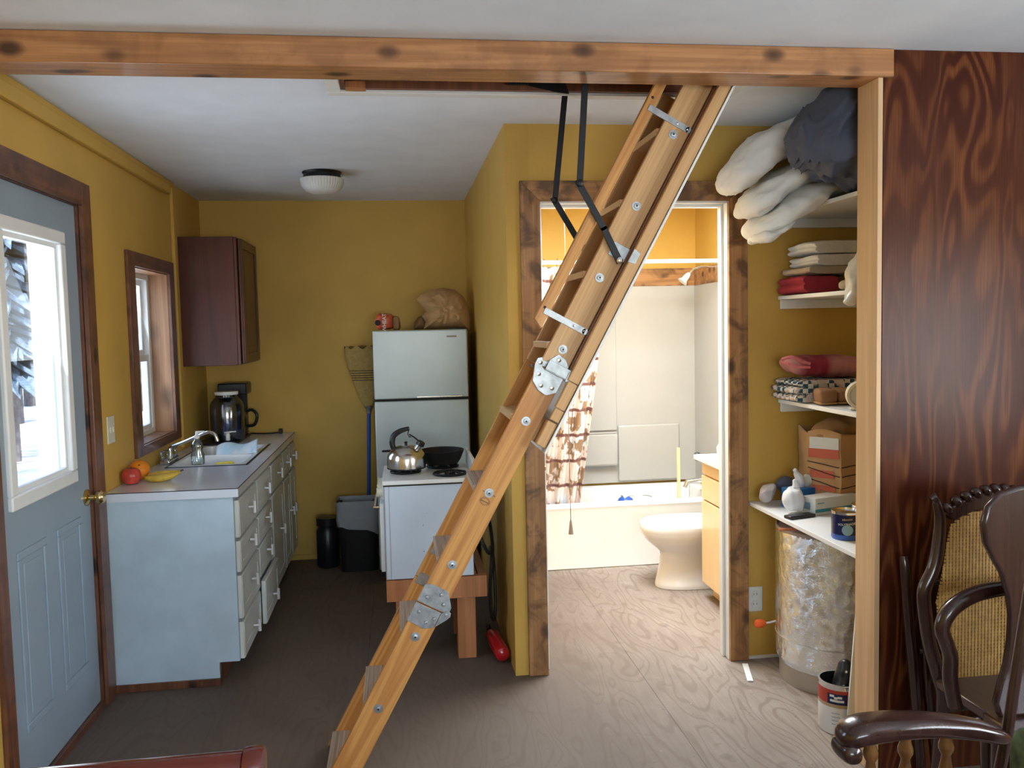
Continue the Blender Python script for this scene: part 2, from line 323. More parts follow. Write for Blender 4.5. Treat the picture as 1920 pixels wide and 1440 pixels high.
# ------------------------------------------------------------------ mesh builder
ROOTM = {}
class MB:
    def __init__(s, T=None): s.v = []; s.f = []; s.T = T
    def add(s, vs, fs, T=None):
        o = len(s.v); T = T or s.T
        for p in vs:
            p = Vector(p); s.v.append(T @ p if T else p)
        s.f += [tuple(i+o for i in f) for f in fs]; return s
    def box(s, x0, x1, y0, y1, z0, z1, T=None):
        x0, x1 = sorted((x0, x1)); y0, y1 = sorted((y0, y1)); z0, z1 = sorted((z0, z1))
        vs = [(x, y, z) for x in (x0, x1) for y in (y0, y1) for z in (z0, z1)]
        return s.add(vs, [(0, 1, 3, 2), (4, 6, 7, 5), (0, 4, 5, 1), (2, 3, 7, 6), (0, 2, 6, 4), (1, 5, 7, 3)], T)
    def tube(s, pts, r, n=10, r2=None, closed=False, T=None, flat=1.0, sm=0):
        pts = [Vector(p) for p in pts]; k = len(pts)
        rs = r if isinstance(r, (list, tuple)) else [r]*k
        if sm:
            P2 = []; R2 = []
            for i in range(k-1):
                p0, p1, p2, p3 = pts[max(i-1, 0)], pts[i], pts[i+1], pts[min(i+2, k-1)]
                for q in range(sm):
                    f = q/sm
                    P2.append(.5*((2*p1)+(p2-p0)*f+(2*p0-5*p1+4*p2-p3)*f*f+(3*p1-p0-3*p2+p3)*f*f*f)); R2.append(rs[i]+(rs[i+1]-rs[i])*f)
            P2.append(pts[-1]); R2.append(rs[-1]); pts, rs, k = P2, R2, len(P2)
        vs = []; fs = []; prev = None
        for i, p in enumerate(pts):
            if closed: t = pts[(i+1) % k] - pts[i-1]
            else: t = pts[min(i+1, k-1)] - pts[max(i-1, 0)]
            t.normalize()
            if prev is None:
                a = Vector((0, 0, 1)) if abs(t.z) < .9 else Vector((1, 0, 0))
                u = t.cross(a).normalized()
            else:
                u = (prev - t*prev.dot(t)).normalized()
            prev = u; w = t.cross(u)
            for j in range(n):
                an = 2*PI*j/n
                vs.append(p + (u*math.cos(an) + w*math.sin(an)*flat)*rs[i])
        m = k if closed else k-1
        for i in range(m):
            for j in range(n):
                a = i*n+j; b2 = i*n+(j+1) % n; c = ((i+1) % k)*n+(j+1) % n; d = ((i+1) % k)*n+j
                fs.append((a, b2, c, d))
        if not closed: fs += [tuple(range(n))[::-1], tuple((k-1)*n+j for j in range(n))]
        return s.add(vs, fs, T)
    def cyl(s, p0, p1, r, r1=None, n=20, T=None):
        return s.tube([p0, p1], [r, r if r1 is None else r1], n, T=T)
    def lathe(s, prof, c=(0, 0, 0), n=28, axis='z', T=None, cap=True, a0=0, a1=2*PI, sy=1.0):
        vs = []; fs = []; full = abs(a1-a0-2*PI) < 1e-6; m = n if full else n+1
        for r, z in prof:
            for j in range(m):
                a = a0+(a1-a0)*j/n
                x, y = r*math.cos(a), r*math.sin(a)*sy
                p = {'z': (x, y, z), 'y': (x, z, y), 'x': (z, x, y)}[axis]
                vs.append((c[0]+p[0], c[1]+p[1], c[2]+p[2]))
        for i in range(len(prof)-1):
            for j in range(n if full else n):
                j2 = (j+1) % m if full else j+1
                fs.append((i*m+j, i*m+j2, (i+1)*m+j2, (i+1)*m+j))
        if cap and full:
            if prof[0][0] > 1e-5: fs.append(tuple(range(m))[::-1])
            if prof[-1][0] > 1e-5: fs.append(tuple((len(prof)-1)*m+j for j in range(m)))
        return s.add(vs, fs, T)
    def prism(s, poly, axis, a, b, T=None):
        n = len(poly)
        def P(q, h): return {'x': (h, q[0], q[1]), 'y': (q[0], h, q[1]), 'z': (q[0], q[1], h)}[axis]
        vs = [P(q, a) for q in poly]+[P(q, b) for q in poly]
        return s.add(vs, [tuple(range(n))[::-1], tuple(range(n, 2*n))]+[(i, (i+1) % n, n+(i+1) % n, n+i) for i in range(n)], T)
    def grid(s, fn, nu, nv, wu=False, wv=False, T=None):
        vs = [fn(i/(nu if wu else nu-1), j/(nv if wv else nv-1)) for i in range(nu) for j in range(nv)]
        fs = [(i*nv+j, i*nv+(j+1) % nv, ((i+1) % nu)*nv+(j+1) % nv, ((i+1) % nu)*nv+j)
              for i in range(nu if wu else nu-1) for j in range(nv if wv else nv-1)]
        return s.add(vs, fs, T)
    def sweep(s, path, rads, n=28, nz=.02, ns=9, seed=0, power=2.4, m=28, T=None, rg=0, rs=9):
        """soft thing: cross-sections (ry, rz) superellipses along a path in space, with crumpled surface"""
        path = [Vector(p) for p in path]; K = len(path)-1
        def lerp(L, t):
            x = t*K; i = min(int(x), K-1); f = x-i
            a, b2 = L[i], L[i+1]
            if isinstance(a, Vector):
                p0 = L[max(i-1, 0)]; p3 = L[min(i+2, K)]
                return .5*((2*a)+(b2-p0)*f+(2*p0-5*a+4*b2-p3)*f*f+(3*a-p0-3*b2+p3)*f*f*f)
            return tuple(q+(w-q)*f for q, w in zip(a, b2))
        vs = []; fs = []
        for i in range(m):
            t = i/(m-1); p = lerp(path, t); d = (lerp(path, min(1, t+.02))-lerp(path, max(0, t-.02))).normalized()
            sd = Vector((0, 0, 1)).cross(d)
            sd = sd.normalized() if sd.length > .1 else Vector((0, 1, 0))
            uu = d.cross(sd); ry, rz = lerp(rads, t)
            e = 1-abs(2*t-1)**6; e = max(e, .02)**.5
            for j in range(n):
                a = 2*PI*j/n; c, q = math.cos(a), math.sin(a)
                c = math.copysign(abs(c)**(2/power), c); q = math.copysign(abs(q)**(2/power), q)
                pt = p+sd*(c*ry*e)+uu*(q*rz*e)
                h = noise.noise(pt*ns+Vector((seed, seed*.7, 0)))*nz + noise.noise(pt*ns*2.3+Vector((0, seed, 3)))*nz*.5
                if rg:
                    w_ = pt*rs+Vector((seed, 0, 0)); w_ += noise.noise_vector(w_*.6)*.8
                    h += rg*((1-abs(noise.noise(w_))*2.2)**3*.6-.25+.35*(1-abs(noise.noise(w_*2.1))*2)**3)
                pt += (sd*c+uu*q)*h
                vs.append(pt)
        for i in range(m-1):
            for j in range(n): fs.append((i*n+j, i*n+(j+1) % n, (i+1)*n+(j+1) % n, (i+1)*n+j))
        fs += [tuple(range(n))[::-1], tuple((m-1)*n+j for j in range(n))]
        return s.add(vs, fs, T)
    def build(s, name, m, parent=None, bevel=0, smooth=True, sub=0, local=False, seg=2, ang=38):
        me = bpy.data.meshes.new(name)
        root = parent
        while root is not None and root.parent: root = root.parent
        o = bpy.data.objects.new(name, me)
        if parent is not None:
            Mi = ROOTM.get(root.name)
            inv = (Mi.inverted() if (Mi is not None and not local) else None)
            vs = [inv @ v for v in s.v] if inv else s.v
            o.parent = parent
        else:
            xs = [v.x for v in s.v]; ys = [v.y for v in s.v]; z0 = min(v.z for v in s.v)
            c = Vector(((min(xs)+max(xs))/2, (min(ys)+max(ys))/2, z0))
            if local: c = Vector((0, 0, 0))
            vs = [v-c for v in s.v]; o.location = c
        me.from_pydata([tuple(v) for v in vs], [], s.f); me.validate(); me.update()
        bm = bmesh.new(); bm.from_mesh(me); bmesh.ops.recalc_face_normals(bm, faces=bm.faces); bm.to_mesh(me); bm.free()
        if smooth:
            for p in me.polygons: p.use_smooth = True
            me.set_sharp_from_angle(angle=math.radians(ang))
        if m is not None: me.materials.append(M[m] if isinstance(m, str) else m)
        COL.objects.link(o)
        if parent is None: ROOTM[o.name] = Matrix.Translation(o.location)
        if bevel:
            md = o.modifiers.new('bevel', 'BEVEL'); md.width = bevel; md.segments = seg; md.limit_method = 'ANGLE'
            md.angle_limit = math.radians(40)
        if sub:
            md = o.modifiers.new('subsurf', 'SUBSURF'); md.levels = sub; md.render_levels = sub
        return o
def tag(o, label, cat, group=None, kind=None):
    o['label'] = label
    if cat: o['category'] = cat
    if group: o['group'] = group
    if kind: o['kind'] = kind
    return o
def thing(name, label, cat, loc=(0, 0, 0), group=None, rot=(0, 0, 0), kind=None):
    o = bpy.data.objects.new(name, None); o.empty_display_size = .05; COL.objects.link(o)
    o.location = loc; o.rotation_euler = rot
    from mathutils import Euler
    ROOTM[o.name] = Matrix.Translation(loc) @ Euler(rot).to_matrix().to_4x4()
    return tag(o, label, cat, group, kind)
def struct(o, label=None):
    o['kind'] = 'structure'
    if label: o['label'] = label
    return o
def pieces(parent, name, mat, T_list, mesh_of, label=None):
    out = []; me = None
    for T in T_list:
        if me is None:
            p = mesh_of(MB()).build(name, mat, parent, local=True); me = p.data
        else:
            p = bpy.data.objects.new(name, me); COL.objects.link(p); p.parent = parent
        p.matrix_local = T; out.append(p)
    return out
def lettering(s, size, mat, parent, T, extrude=.0008, bend=None, name='lettering'):
    cu = bpy.data.curves.new(name, 'FONT'); cu.body = s; cu.size = size; cu.extrude = extrude
    cu.align_x = 'CENTER'; cu.align_y = 'CENTER'; cu.offset = size*.012
    tmp = bpy.data.objects.new('tmp', cu); COL.objects.link(tmp)
    dg = bpy.context.evaluated_depsgraph_get(); me = bpy.data.meshes.new_from_object(tmp.evaluated_get(dg))
    bpy.data.objects.remove(tmp)
    vs = []
    for v in me.vertices:
        p = v.co.copy()
        if bend: p = Vector((bend*math.sin(p.x/bend), p.y, p.z-bend*(1-math.cos(p.x/bend))))
        vs.append(T @ p)
    fs = [tuple(p.vertices) for p in me.polygons]
    b = MB(); b.add(vs, fs); return b.build(name, mat, parent, smooth=False)
def TR(loc, rx=0, ry=0, rz=0):
    from mathutils import Euler
    return Matrix.Translation(loc) @ Euler((rx, ry, rz)).to_matrix().to_4x4()

# ================================================================== STRUCTURE
XL, XR, ZC = -1.275, 3.2, 2.43
fl = struct(MB().box(-1.45, 3.35, -2.75, 6.15, -.12, -.018).build('floor', 'darkgap', smooth=False))
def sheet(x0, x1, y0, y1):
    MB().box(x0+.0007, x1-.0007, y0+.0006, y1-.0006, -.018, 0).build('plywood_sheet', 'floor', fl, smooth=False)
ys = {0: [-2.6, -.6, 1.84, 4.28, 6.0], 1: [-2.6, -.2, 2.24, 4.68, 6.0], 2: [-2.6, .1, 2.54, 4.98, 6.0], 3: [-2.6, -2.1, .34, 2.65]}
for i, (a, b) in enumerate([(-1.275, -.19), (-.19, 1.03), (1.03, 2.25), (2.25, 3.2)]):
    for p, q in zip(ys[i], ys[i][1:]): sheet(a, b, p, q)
HX0, HX1, HY0, HY1 = -.18, 1.24, 2.79, 3.20
c = MB()
c.box(-1.45, 3.35, -2.75, HY0, ZC, ZC+.03).box(-1.45, 3.35, HY1, 6.15, ZC, ZC+.03)
c.box(-1.45, HX0, HY0, HY1, ZC, ZC+.03).box(HX1, 3.35, HY0, HY1, ZC, ZC+.03)
struct(c.build('ceiling', 'ceiling', smooth=False))
a = MB().box(-1.45, 3.9, -4.4, 6.3, 2.80, 2.84)  # attic roof; its unseen front overhang is added to hold back the sun
a.box(-1.45, 3.35, -2.75, -2.72, ZC+.03, 2.8).box(-1.45, 3.35, 6.12, 6.15, ZC+.03, 2.8).box(-1.45, -1.42, -2.72, 6.12, ZC+.03, 2.8).box(3.32, 3.35, -2.72, 6.12, ZC+.03, 2.8)
struct(a.build('attic', 'ladderdark', smooth=False))
# left wall with the entrance door and the kitchen window
w = MB(); X0 = XL-.15
DY0, DY1, DZ = 2.865, 3.715, 2.095
WY0, WY1, WZ0, WZ1 = 4.37, 5.03, 1.0, 1.905
for y0, y1, z0, z1 in [(-2.75, DY0, 0, ZC), (DY0, DY1, DZ, ZC), (DY1, WY0, 0, ZC), (WY0, WY1, 0, WZ0), (WY0, WY1, WZ1, ZC), (WY1, 6.15, 0, ZC)]:
    w.box(X0, XL, y0, y1, z0, z1)
struct(w.build('wall_left', 'yellow', smooth=False))
struct(MB().box(XL, .58, 5.9, 6.15, 0, ZC).build('wall_kitchen', 'yellow', smooth=False))
struct(MB().box(.58, 2.3, 6.0, 6.15, 0, ZC).build('wall_back', 'yellow', smooth=False))
struct(MB().box(.475, .58, 3.695, 5.9, 0, ZC).build('wall_partition', 'yellow', smooth=False))
w = MB(); OX0, OX1, OZ = .605, 1.49, 2.11
for x0, x1, z0, z1 in [(.58, OX0, 0, ZC), (OX0, OX1, OZ, ZC), (OX1, 2.15, 0, ZC)]: w.box(x0, x1, 3.695, 3.80, z0, z1)
struct(w.build('wall_bathroom', 'yellow', smooth=False))
w = MB()
for y0, y1, z0, z1 in [(2.76, 4.6, 0, ZC), (4.6, 5.3, 0, 1.12), (4.6, 5.3, 1.98, ZC), (5.3, 6.0, 0, ZC)]: w.box(2.15, 2.3, y0, y1, z0, z1)
struct(w.build('wall_right', 'yellow', smooth=False))
pn = struct(MB().box(1.583, 3.2, 2.65, 2.76, 0, ZC).build('wall_panelled', 'yellow', smooth=False))
MB().box(1.586, 3.2, 2.642, 2.65, 0.001, ZC-.001).build('plywood_panel', 'panel', pn, smooth=False)['label'] = 'dark red-brown stained plywood sheet with bold grain'
# front room walls behind and beside the camera, with window openings
w = MB()
for y0, y1, z0, z1 in [(-2.75, -.5, 0, ZC), (-.5, 1.2, 0, .95), (-.5, 1.2, 2.05, ZC), (1.2, 2.76, 0, ZC)]: w.box(3.2, 3.35, y0, y1, z0, z1)
struct(w.build('wall_living_right', 'yellow', smooth=False))
w = MB()
for x0, x1, z0, z1 in [(XL, -.4, 0, ZC), (-.4, 1.6, 0, .95), (-.4, 1.6, 2.05, ZC), (1.6, 3.2, 0, ZC)]: w.box(x0, x1, -2.75, -2.6, z0, z1)
struct(w.build('wall_living_front', 'yellow', smooth=False))

def win(name, axis, a0, a1, b0, b1, h0, h1, mat='white'):
    """simple window: frame and two panes in the wall opening; axis = normal"""
    def bx(m, p0, p1, q0, q1, r0, r1):
        return m.box(q0, q1, p0, p1, r0, r1) if axis == 'x' else m.box(p0, p1, q0, q1, r0, r1)
    f = MB(); t = .045
    for p in [(a0, a1, h0, h0+t), (a0, a1, h1-t, h1), (a0, a0+t, h0+t, h1-t), (a1-t, a1, h0+t, h1-t), (a0+t, a1-t, (h0+h1)/2-t/2, (h0+h1)/2+t/2)]:
        bx(f, p[0], p[1], b0, b1, p[2], p[3])
    fo = struct(f.build(name, mat, bevel=.003)); mb = (b0+b1)/2
    for z0, z1 in ((h0+t, (h0+h1)/2-t/2), ((h0+h1)/2+t/2, h1-t)):
        g = MB(); bx(g, a0+t, a1-t, mb-.003, mb+.003, z0, z1); g.build('pane', 'glass', fo, smooth=False)
    return fo
win('window_2', 'x', -.5, 1.2, 3.24, 3.30, .95, 2.05)
win('window_3', 'y', -.4, 1.6, -2.70, -2.64, .95, 2.05)
win('window_4', 'x', 4.6, 5.3, 2.20, 2.26, 1.12, 1.98)

# exposed beam and post framing the kitchen opening
struct(MB().box(XL, 1.615, 2.63, 2.765, 2.34, 2.43-.001).build('trim_1', 'beamwood', bevel=.004), 'knotty pine beam across the ceiling opening')
struct(MB().box(1.565, 1.583, 2.64, 2.765, .001, 2.34).build('trim_2', 'postwood', bevel=.002), 'pale pine strip on the end of the panelled wall')

# left wall trims
t = MB().box(XL, XL+.028, 2.77, 5.08, 2.345, 2.40).box(XL, XL+.018, 2.77, 5.20, 2.40, 2.43).build('trim_3', 'yellow', bevel=.006); struct(t)
t = MB().box(XL, XL+.02, 5.145, 5.185, .90, 2.40).build('trim_4', 'yellow', bevel=.004); struct(t)

# ---- entrance door (door_1)
d1 = struct(MB().box(XL-.052, XL-.012, 2.888, 3.695, .03, .30)
            .box(XL-.052, XL-.012, 2.888, 3.0, .30, 2.085).box(XL-.052, XL-.012, 3.50, 3.695, .30, 2.085)
            .box(XL-.052, XL-.012, 3.0, 3.50, 1.94, 2.085).box(XL-.052, XL-.012, 3.0, 3.50, .30, 1.02)
            .build('door_1', 'doorgrey', smooth=False), 'pale grey entrance door with a tall glass light')
f = MB()
def frame_x(mb, x0, x1, y0, y1, z0, z1, t):
    return mb.box(x0, x1, y0, y1, z0, z0+t).box(x0, x1, y0, y1, z1-t, z1).box(x0, x1, y0, y0+t, z0+t, z1-t).box(x0, x1, y1-t, y1, z0+t, z1-t)
frame_x(f, XL-.02, XL+.004, 2.965, 3.545, .985, 1.965, .05)
f.build('glazing_frame', 'white', d1, bevel=.006)
f = MB(); frame_x(f, XL-.036, XL-.014, 3.005, 3.505, 1.025, 1.925, .028); f.build('glazing_bead', 'white', d1, bevel=.003)
MB().box(XL-.034, XL-.028, 3.03, 3.48, 1.05, 1.90).build('pane', 'glass', d1, smooth=False)
for y0, y1 in ((3.0, 3.24), (3.34, 3.58)):
    f = MB(); frame_x(f, XL-.014, XL-.006, y0, y1, .22, .84, .028); f.build('panel_moulding', 'doorgrey', d1, bevel=.0035)
    MB().box(XL-.014, XL-.0095, y0+.05, y1-.05, .27, .79).build('raised_panel', 'doorgrey', d1, bevel=.004)
k = MB().lathe([(.001, 0), (.034, 0), (.034, .006), (.026, .012), (.013, .016), (.011, .034), (.022, .042), (.029, .052), (.029, .062), (.022, .071), (.001, .073)], (XL-.012, 3.655, .90), 24, 'x', cap=False)
k.build('door_knob', 'brass', d1)
cs = struct(MB().box(XL, XL+.018, 3.708, 3.803, 0.001, 2.185).build('trim_5', 'redcasing', bevel=.002), 'dark stained door casing beside the switch')
struct(MB().box(XL, XL+.018, 2.80, 2.868, 0.001, 2.185).build('trim_6', 'redcasing', bevel=.002))
struct(MB().box(XL, XL+.0185, 2.868, 3.708, 2.090, 2.185).build('trim_7', 'redcasingy', bevel=.002), 'stained casing over the entrance door')
struct(MB().box(X0, XL-.056, DY0, DY0+.02, 0.001, DZ).box(X0, XL-.056, DY1-.015, DY1, 0.001, DZ).box(X0, XL-.056, DY0, DY1, DZ-.008, DZ).build('trim_8', 'white', smooth=False))
struct(MB().box(XL-.055, XL-.001, DY0, DY0+.02, 0.001, DZ).box(XL-.055, XL-.001, DY1-.015, DY1, 0.001, DZ).box(XL-.055, XL-.001, DY0, DY1, DZ-.008, DZ).box(X0, XL+.004, DY0, DY1, 0.0, .026).build('trim_16', 'redcasing', smooth=False))

# ---- kitchen window (window_1)
w1 = struct(MB().box(X0-.002, X0+.05, WY0, WY1, WZ0, WZ0+.04).box(X0-.002, X0+.05, WY0, WY1, WZ1-.045, WZ1)
            .box(X0-.002, X0+.05, WY0, WY0+.05, WZ0+.04, WZ1-.045).box(X0-.002, X0+.05, WY1-.05, WY1, WZ0+.04, WZ1-.045)
            .build('window_1', 'white', bevel=.003), 'small white sash window in a deep pine reveal')
for z0, z1, dx in ((WZ0+.03, 1.45, .02), (1.44, WZ1-.04, 0)):
    f = MB(); frame_x(f, X0+.004+dx, X0+.022+dx, WY0+.045, WY1-.045, z0, z1, .036); s = f.build('sash', 'white', w1, bevel=.002)
    MB().box(X0+.011+dx, X0+.015+dx, WY0+.08, WY1-.08, z0+.036, z1-.036).build('pane', 'glass', s, smooth=False)
MB().box(X0+.042, X0+.052, 4.66, 4.74, 1.452, 1.465).build('sash_lock', 'zinc', w1, bevel=.002)
r = MB().box(X0+.05, XL, WY0, WY0+.016, WZ0+.016, WZ1).box(X0+.05, XL, WY1-.016, WY1, WZ0+.016, WZ1).box(X0+.05, XL, WY0, WY1, WZ1-.016, WZ1).box(X0+.05, XL, WY0, WY1, WZ0, WZ0+.016)
r.build('window_reveal', 'reveal', w1, smooth=False)
for y0, y1, z0, z1, mt in ((4.275, 4.375, .965, 1.965, 'redcasing'), (5.015, 5.105, .965, 1.965, 'redcasing'), (4.375, 5.015, 1.895, 1.965, 'redcasingy'), (4.375, 5.015, .965, 1.012, 'redcasingy')):
    MB().box(XL, XL+.018, y0, y1, z0, z1).build('casing_board', mt, w1, bevel=.002)

# ---- bathroom doorway (door_2)
j = MB().box(OX0, OX0+.02, 3.69, 3.805, .001, OZ).box(OX1-.02, OX1, 3.69, 3.805, .001, OZ).box(OX0+.02, OX1-.02, 3.69, 3.805, OZ-.02, OZ)
j.box(OX0+.02, OX0+.032, 3.735, 3.775, .001, OZ-.02).box(OX1-.032, OX1-.02, 3.735, 3.775, .001, OZ-.02).box(OX0+.032, OX1-.032, 3.735, 3.775, OZ-.032, OZ-.02)
dr = struct(j.build('door_2', 'white', bevel=.002), 'white painted jamb of the bathroom doorway')
for z in (.22, 1.02, 1.82):
    MB().box(OX0+.0195, OX0+.0225, 3.700, 3.732, z, z+.09).build('hinge_mortice', 'cream', dr, smooth=False)
MB().lathe([(.004, 0), (.012, .001), (.011, .004), (.003, .005)], (OX0+.021, 3.71, .93), 14, 'x', cap=False).build('strike_screw', 'brass', dr)
t1 = struct(MB().prism([(.535, .001), (.622, .001), (.622, 2.098), (.535, 2.185)], 'y', 3.673, 3.695).build('trim_9', 'casing', bevel=.002), 'brown mottled casing left of the bathroom doorway')
struct(MB().prism([(1.472, .001), (1.56, .001), (1.56, 2.185), (1.472, 2.098)], 'y', 3.673, 3.695).build('trim_10', 'casing', bevel=.002), 'knotty brown casing right of the bathroom doorway')
struct(MB().prism([(.535, 2.185), (.622, 2.098), (1.472, 2.098), (1.56, 2.185)], 'y', 3.673, 3.695).build('trim_11', 'casingx', bevel=.002), 'brown casing over the bathroom doorway')
# baseboard strip behind the tank
struct(MB().box(1.56, 2.15, 3.683, 3.695, .001, .012).build('baseboard_back', 'white', smooth=False))
struct(MB().box(XL, -.16, 5.888, 5.9, .001, .035).build('baseboard_kitchen', 'yellow', smooth=False))
# wood band over the shower surround
struct(MB().box(.58, 2.15, 5.98, 6.0, 1.83, 1.955).box(2.13, 2.15, 5.2, 5.98, 1.83, 1.955).build('trim_12', 'casingx', smooth=False), 'brown board over the shower surround')
# hatch trim and lining in the ceiling
h = MB()
h.box(HX0-.05, HX1+.05, HY1, HY1+.045, ZC-.012, ZC-.0005).box(HX0-.05, HX0, HY0, HY1, ZC-.012, ZC-.0005).box(HX1, HX1+.05, HY0, HY1, ZC-.012, ZC-.0005)
struct(h.build('trim_13', 'whitegloss', bevel=.002), 'white trim around the attic hatch')
h = MB()
h.box(HX0, HX1, HY1-.018, HY1, ZC, ZC+.18).box(HX0, HX1, HY0, HY0+.018, ZC, ZC+.18).box(HX0, HX0+.018, HY0+.018, HY1-.018, ZC, ZC+.18).box(HX1-.018, HX1, HY0+.018, HY1-.018, ZC, ZC+.18)
struct(h.build('trim_14', 'ladderdark', smooth=False))
# orange block at the hatch corner
struct(MB().box(HX0+.02, HX0+.09, 3.13, 3.18, ZC-.012, ZC+.01).build('trim_15', 'stand', smooth=False))

# ================================================================== OUTSIDE
struct(MB().grid(lambda u, v: (-26+u*24.4, -6+v*40, -.25+.25*noise.noise(Vector((u*9, v*14, 0)))), 40, 50).build('ground', 'snow'))
pw = tag(MB().box(-1.645, -1.43, 4.12, 4.20, -.4, 2.45).build('porch_screen', 'white', bevel=.004), 'white porch side panel seen through the door glass', 'panel')
def tree(x, y, h, r, lean, lab, seed):
    rnd = random.Random(seed)
    T = thing('conifer_tree', lab, 'tree', (x, y, -.3), 'conifers outside the entrance door')
    T.location = (x, y, -.3)
    MB().tube([(x, y, -.3), (x+lean*.4, y, h*.4), (x+lean, y, h)], [r, r*.7, r*.15], 9).build('trunk', 'bark', T)
    f = MB(); k = 70
    for i in range(k):
        z = h*(.16+.82*i/k); R = (h*.105)*(1-(i/k))+.2
        for q in range(18):
            a = rnd.random()*2*PI; L = R*(.6+.6*rnd.random()); dz = -.30*L; cx = x+lean*z/h
            ca, sa = math.cos(a), math.sin(a); wv = L*.085
            p0 = Vector((cx, y, z)); p1 = Vector((cx+ca*L*.55-sa*wv, y+sa*L*.55+ca*wv, z+dz*.4)); p2 = Vector((cx+ca*L*.55+sa*wv, y+sa*L*.55-ca*wv, z+dz*.4)); p3 = Vector((cx+ca*L, y+sa*L, z+dz))
            th = Vector((0, 0, .05))
            f.add([p0, p1, p3, p2, p0-th, p1-th, p3-th, p2-th], [(0, 1, 2, 3), (4, 7, 6, 5), (0, 4, 5, 1), (1, 5, 6, 2), (2, 6, 7, 3), (3, 7, 4, 0)])
    fo = f.build('foliage', 'foliage', T, smooth=False); fo['kind'] = 'stuff'
labs = 'conifer trunk and drooping boughs seen through the door glass'
for i, (x, y, h, r, l) in enumerate([(-4.55, 10.6, 7.5, .06, .1), (-5.75, 13.6, 9, .08, 0), (-7.55, 18.0, 11, .13, .1), (-9.9, 24.5, 13, .17, 0), (-13.4, 33.0, 16, .22, 0), (-5.9, 21.0, 12, .2, 0), (-11.2, 18.0, 12, .2, 0), (-3.2, 15.5, 11, .17, 0)]):
    tree(x, y, h, r, l, labs, i+3)

# ================================================================== ATTIC LADDER (local z runs up the ladder, local x is its thickness)
A = math.radians(28.7)
L = thing('attic_ladder', 'folding pine attic ladder slanting down from the ceiling hatch to the floor', 'ladder', (-.2566, 2.86, 0), rot=(0, A, 0))
LW = .335
def lad(mb, name, mat, **k): return mb.build(name, mat, L, local=True, **k)
H1, H2 = 1.614, .70
# lower ends are cut level with the floor
tA = math.tan(A)
def rail(z0, z1, y0, y1, mat, foot=False):
    w_ = .0475
    if foot:
        pr_ = [(-w_, .004+(-w_)*(-tA) if False else .004-w_*tA*(-1)*(-1)), (w_, .004+w_*tA), (w_, z1), (-w_, z1)]
        pr_ = [(-w_, .004-w_*tA), (w_, .004+w_*tA), (w_, z1), (-w_, z1)]
    else: pr_ = [(-w_, z0), (w_, z0), (w_, z1), (-w_, z1)]
    return lad(MB().prism(pr_, 'y', y0, y1), 'side_rail', mat, bevel=.002)
for y0 in (0, LW-.022):
    rail(0, H2-.002, y0, y0+.022, 'ladder', True)
    rail(H2, H1-.002, y0, y0+.022, 'ladder')
    rail(H1, 2.74, y0, y0+.022, 'ladder2')
for i in range(-1, 9):
    u = .3135+.2746*i
    T = Matrix.Translation((0, 0, u)) @ Matrix.Rotation(-A, 4, 'Y')
    b_ = MB().box(-.052, .052, .022, LW-.022, .004, .026, T=T)
    if i < 5:
        for k in range(7): b_.box(-.040+k*.0125, -.036+k*.0125, .022, LW-.022, .026, .0272, T=T)
    lad(b_, 'tread', 'tread' if i < 4 else 'ladder2', bevel=.0015)
    if i >= 0:
        o = lad(MB().lathe([(.016, 0), (.016, .002), (.009, .0022), (.0085, .0065), (.004, .0075), (.001, .0075)], (0, 0, 0), 14, 'z', T=TR((0, 0, u), PI/2), cap=False), 'bolt', 'zinc')
        lad(MB().cyl((0, 0, 0), (0, 0, .0078), .0035, n=6, T=TR((0, 0, u), PI/2)), 'bolt_recess', 'blackmetal')
# hand rail board standing off the climbing side, with two steel brackets
lad(MB().prism([(-.135, 1.735), (-.098, 1.715), (-.098, 2.76), (-.135, 2.76)], 'y', .0, .034), 'handrail', 'ladder', bevel=.002)
for u in (1.775, 2.549):
    lad(MB().box(-.118, .040, -.003, 0, u-.011-.0, u+.011).cyl((.040, -.003, u), (.040, 0, u), .011, n=14), 'bracket', 'zinc', bevel=.0005)
    for x in (-.004, .036):
        lad(MB().lathe([(.0045, 0), (.0035, .002), (.001, .0026)], (0, 0, 0), 10, 'z', T=TR((x, -.003, u), PI/2), cap=False), 'screw', 'chrome')
for u in (1.785, 2.585):
    lad(MB().lathe([(.005, 0), (.004, .0015), (.001, .002)], (0, 0, 0), 10, 'z', T=TR((-.121, 0, u), PI/2), cap=False), 'screw', 'blackmetal')
# hatch door under the upper section
lad(MB().box(.096, .104, -.055, LW-.01, 1.345, 2.775), 'hatch_panel', 'whitegloss', bevel=.001)
lad(MB().box(.054, .095, -.050, -.020, 1.60, 2.775), 'panel_frame', 'ladder2', bevel=.003)
lad(MB().box(.058, .094, -.050, -.022, 1.50, 1.598), 'panel_frame', 'ladder2', bevel=.003)
lad(MB().box(.054, .095, LW-.055, LW-.012, 1.36, 2.775), 'panel_frame', 'ladder2', bevel=.003)
lad(MB().box(.058, .094, -.045, LW-.055, 1.36, 1.45), 'panel_crosspiece', 'ladder2', bevel=.003)
lad(MB().box(.0485, .0535, -.02, LW, 1.62, 2.77), 'panel_liner', 'ladderdark', smooth=False)
lad(MB().box(.060, .094, -.050, -.028, 1.455, 1.498), 'panel_frame', 'ladder2', bevel=.003)
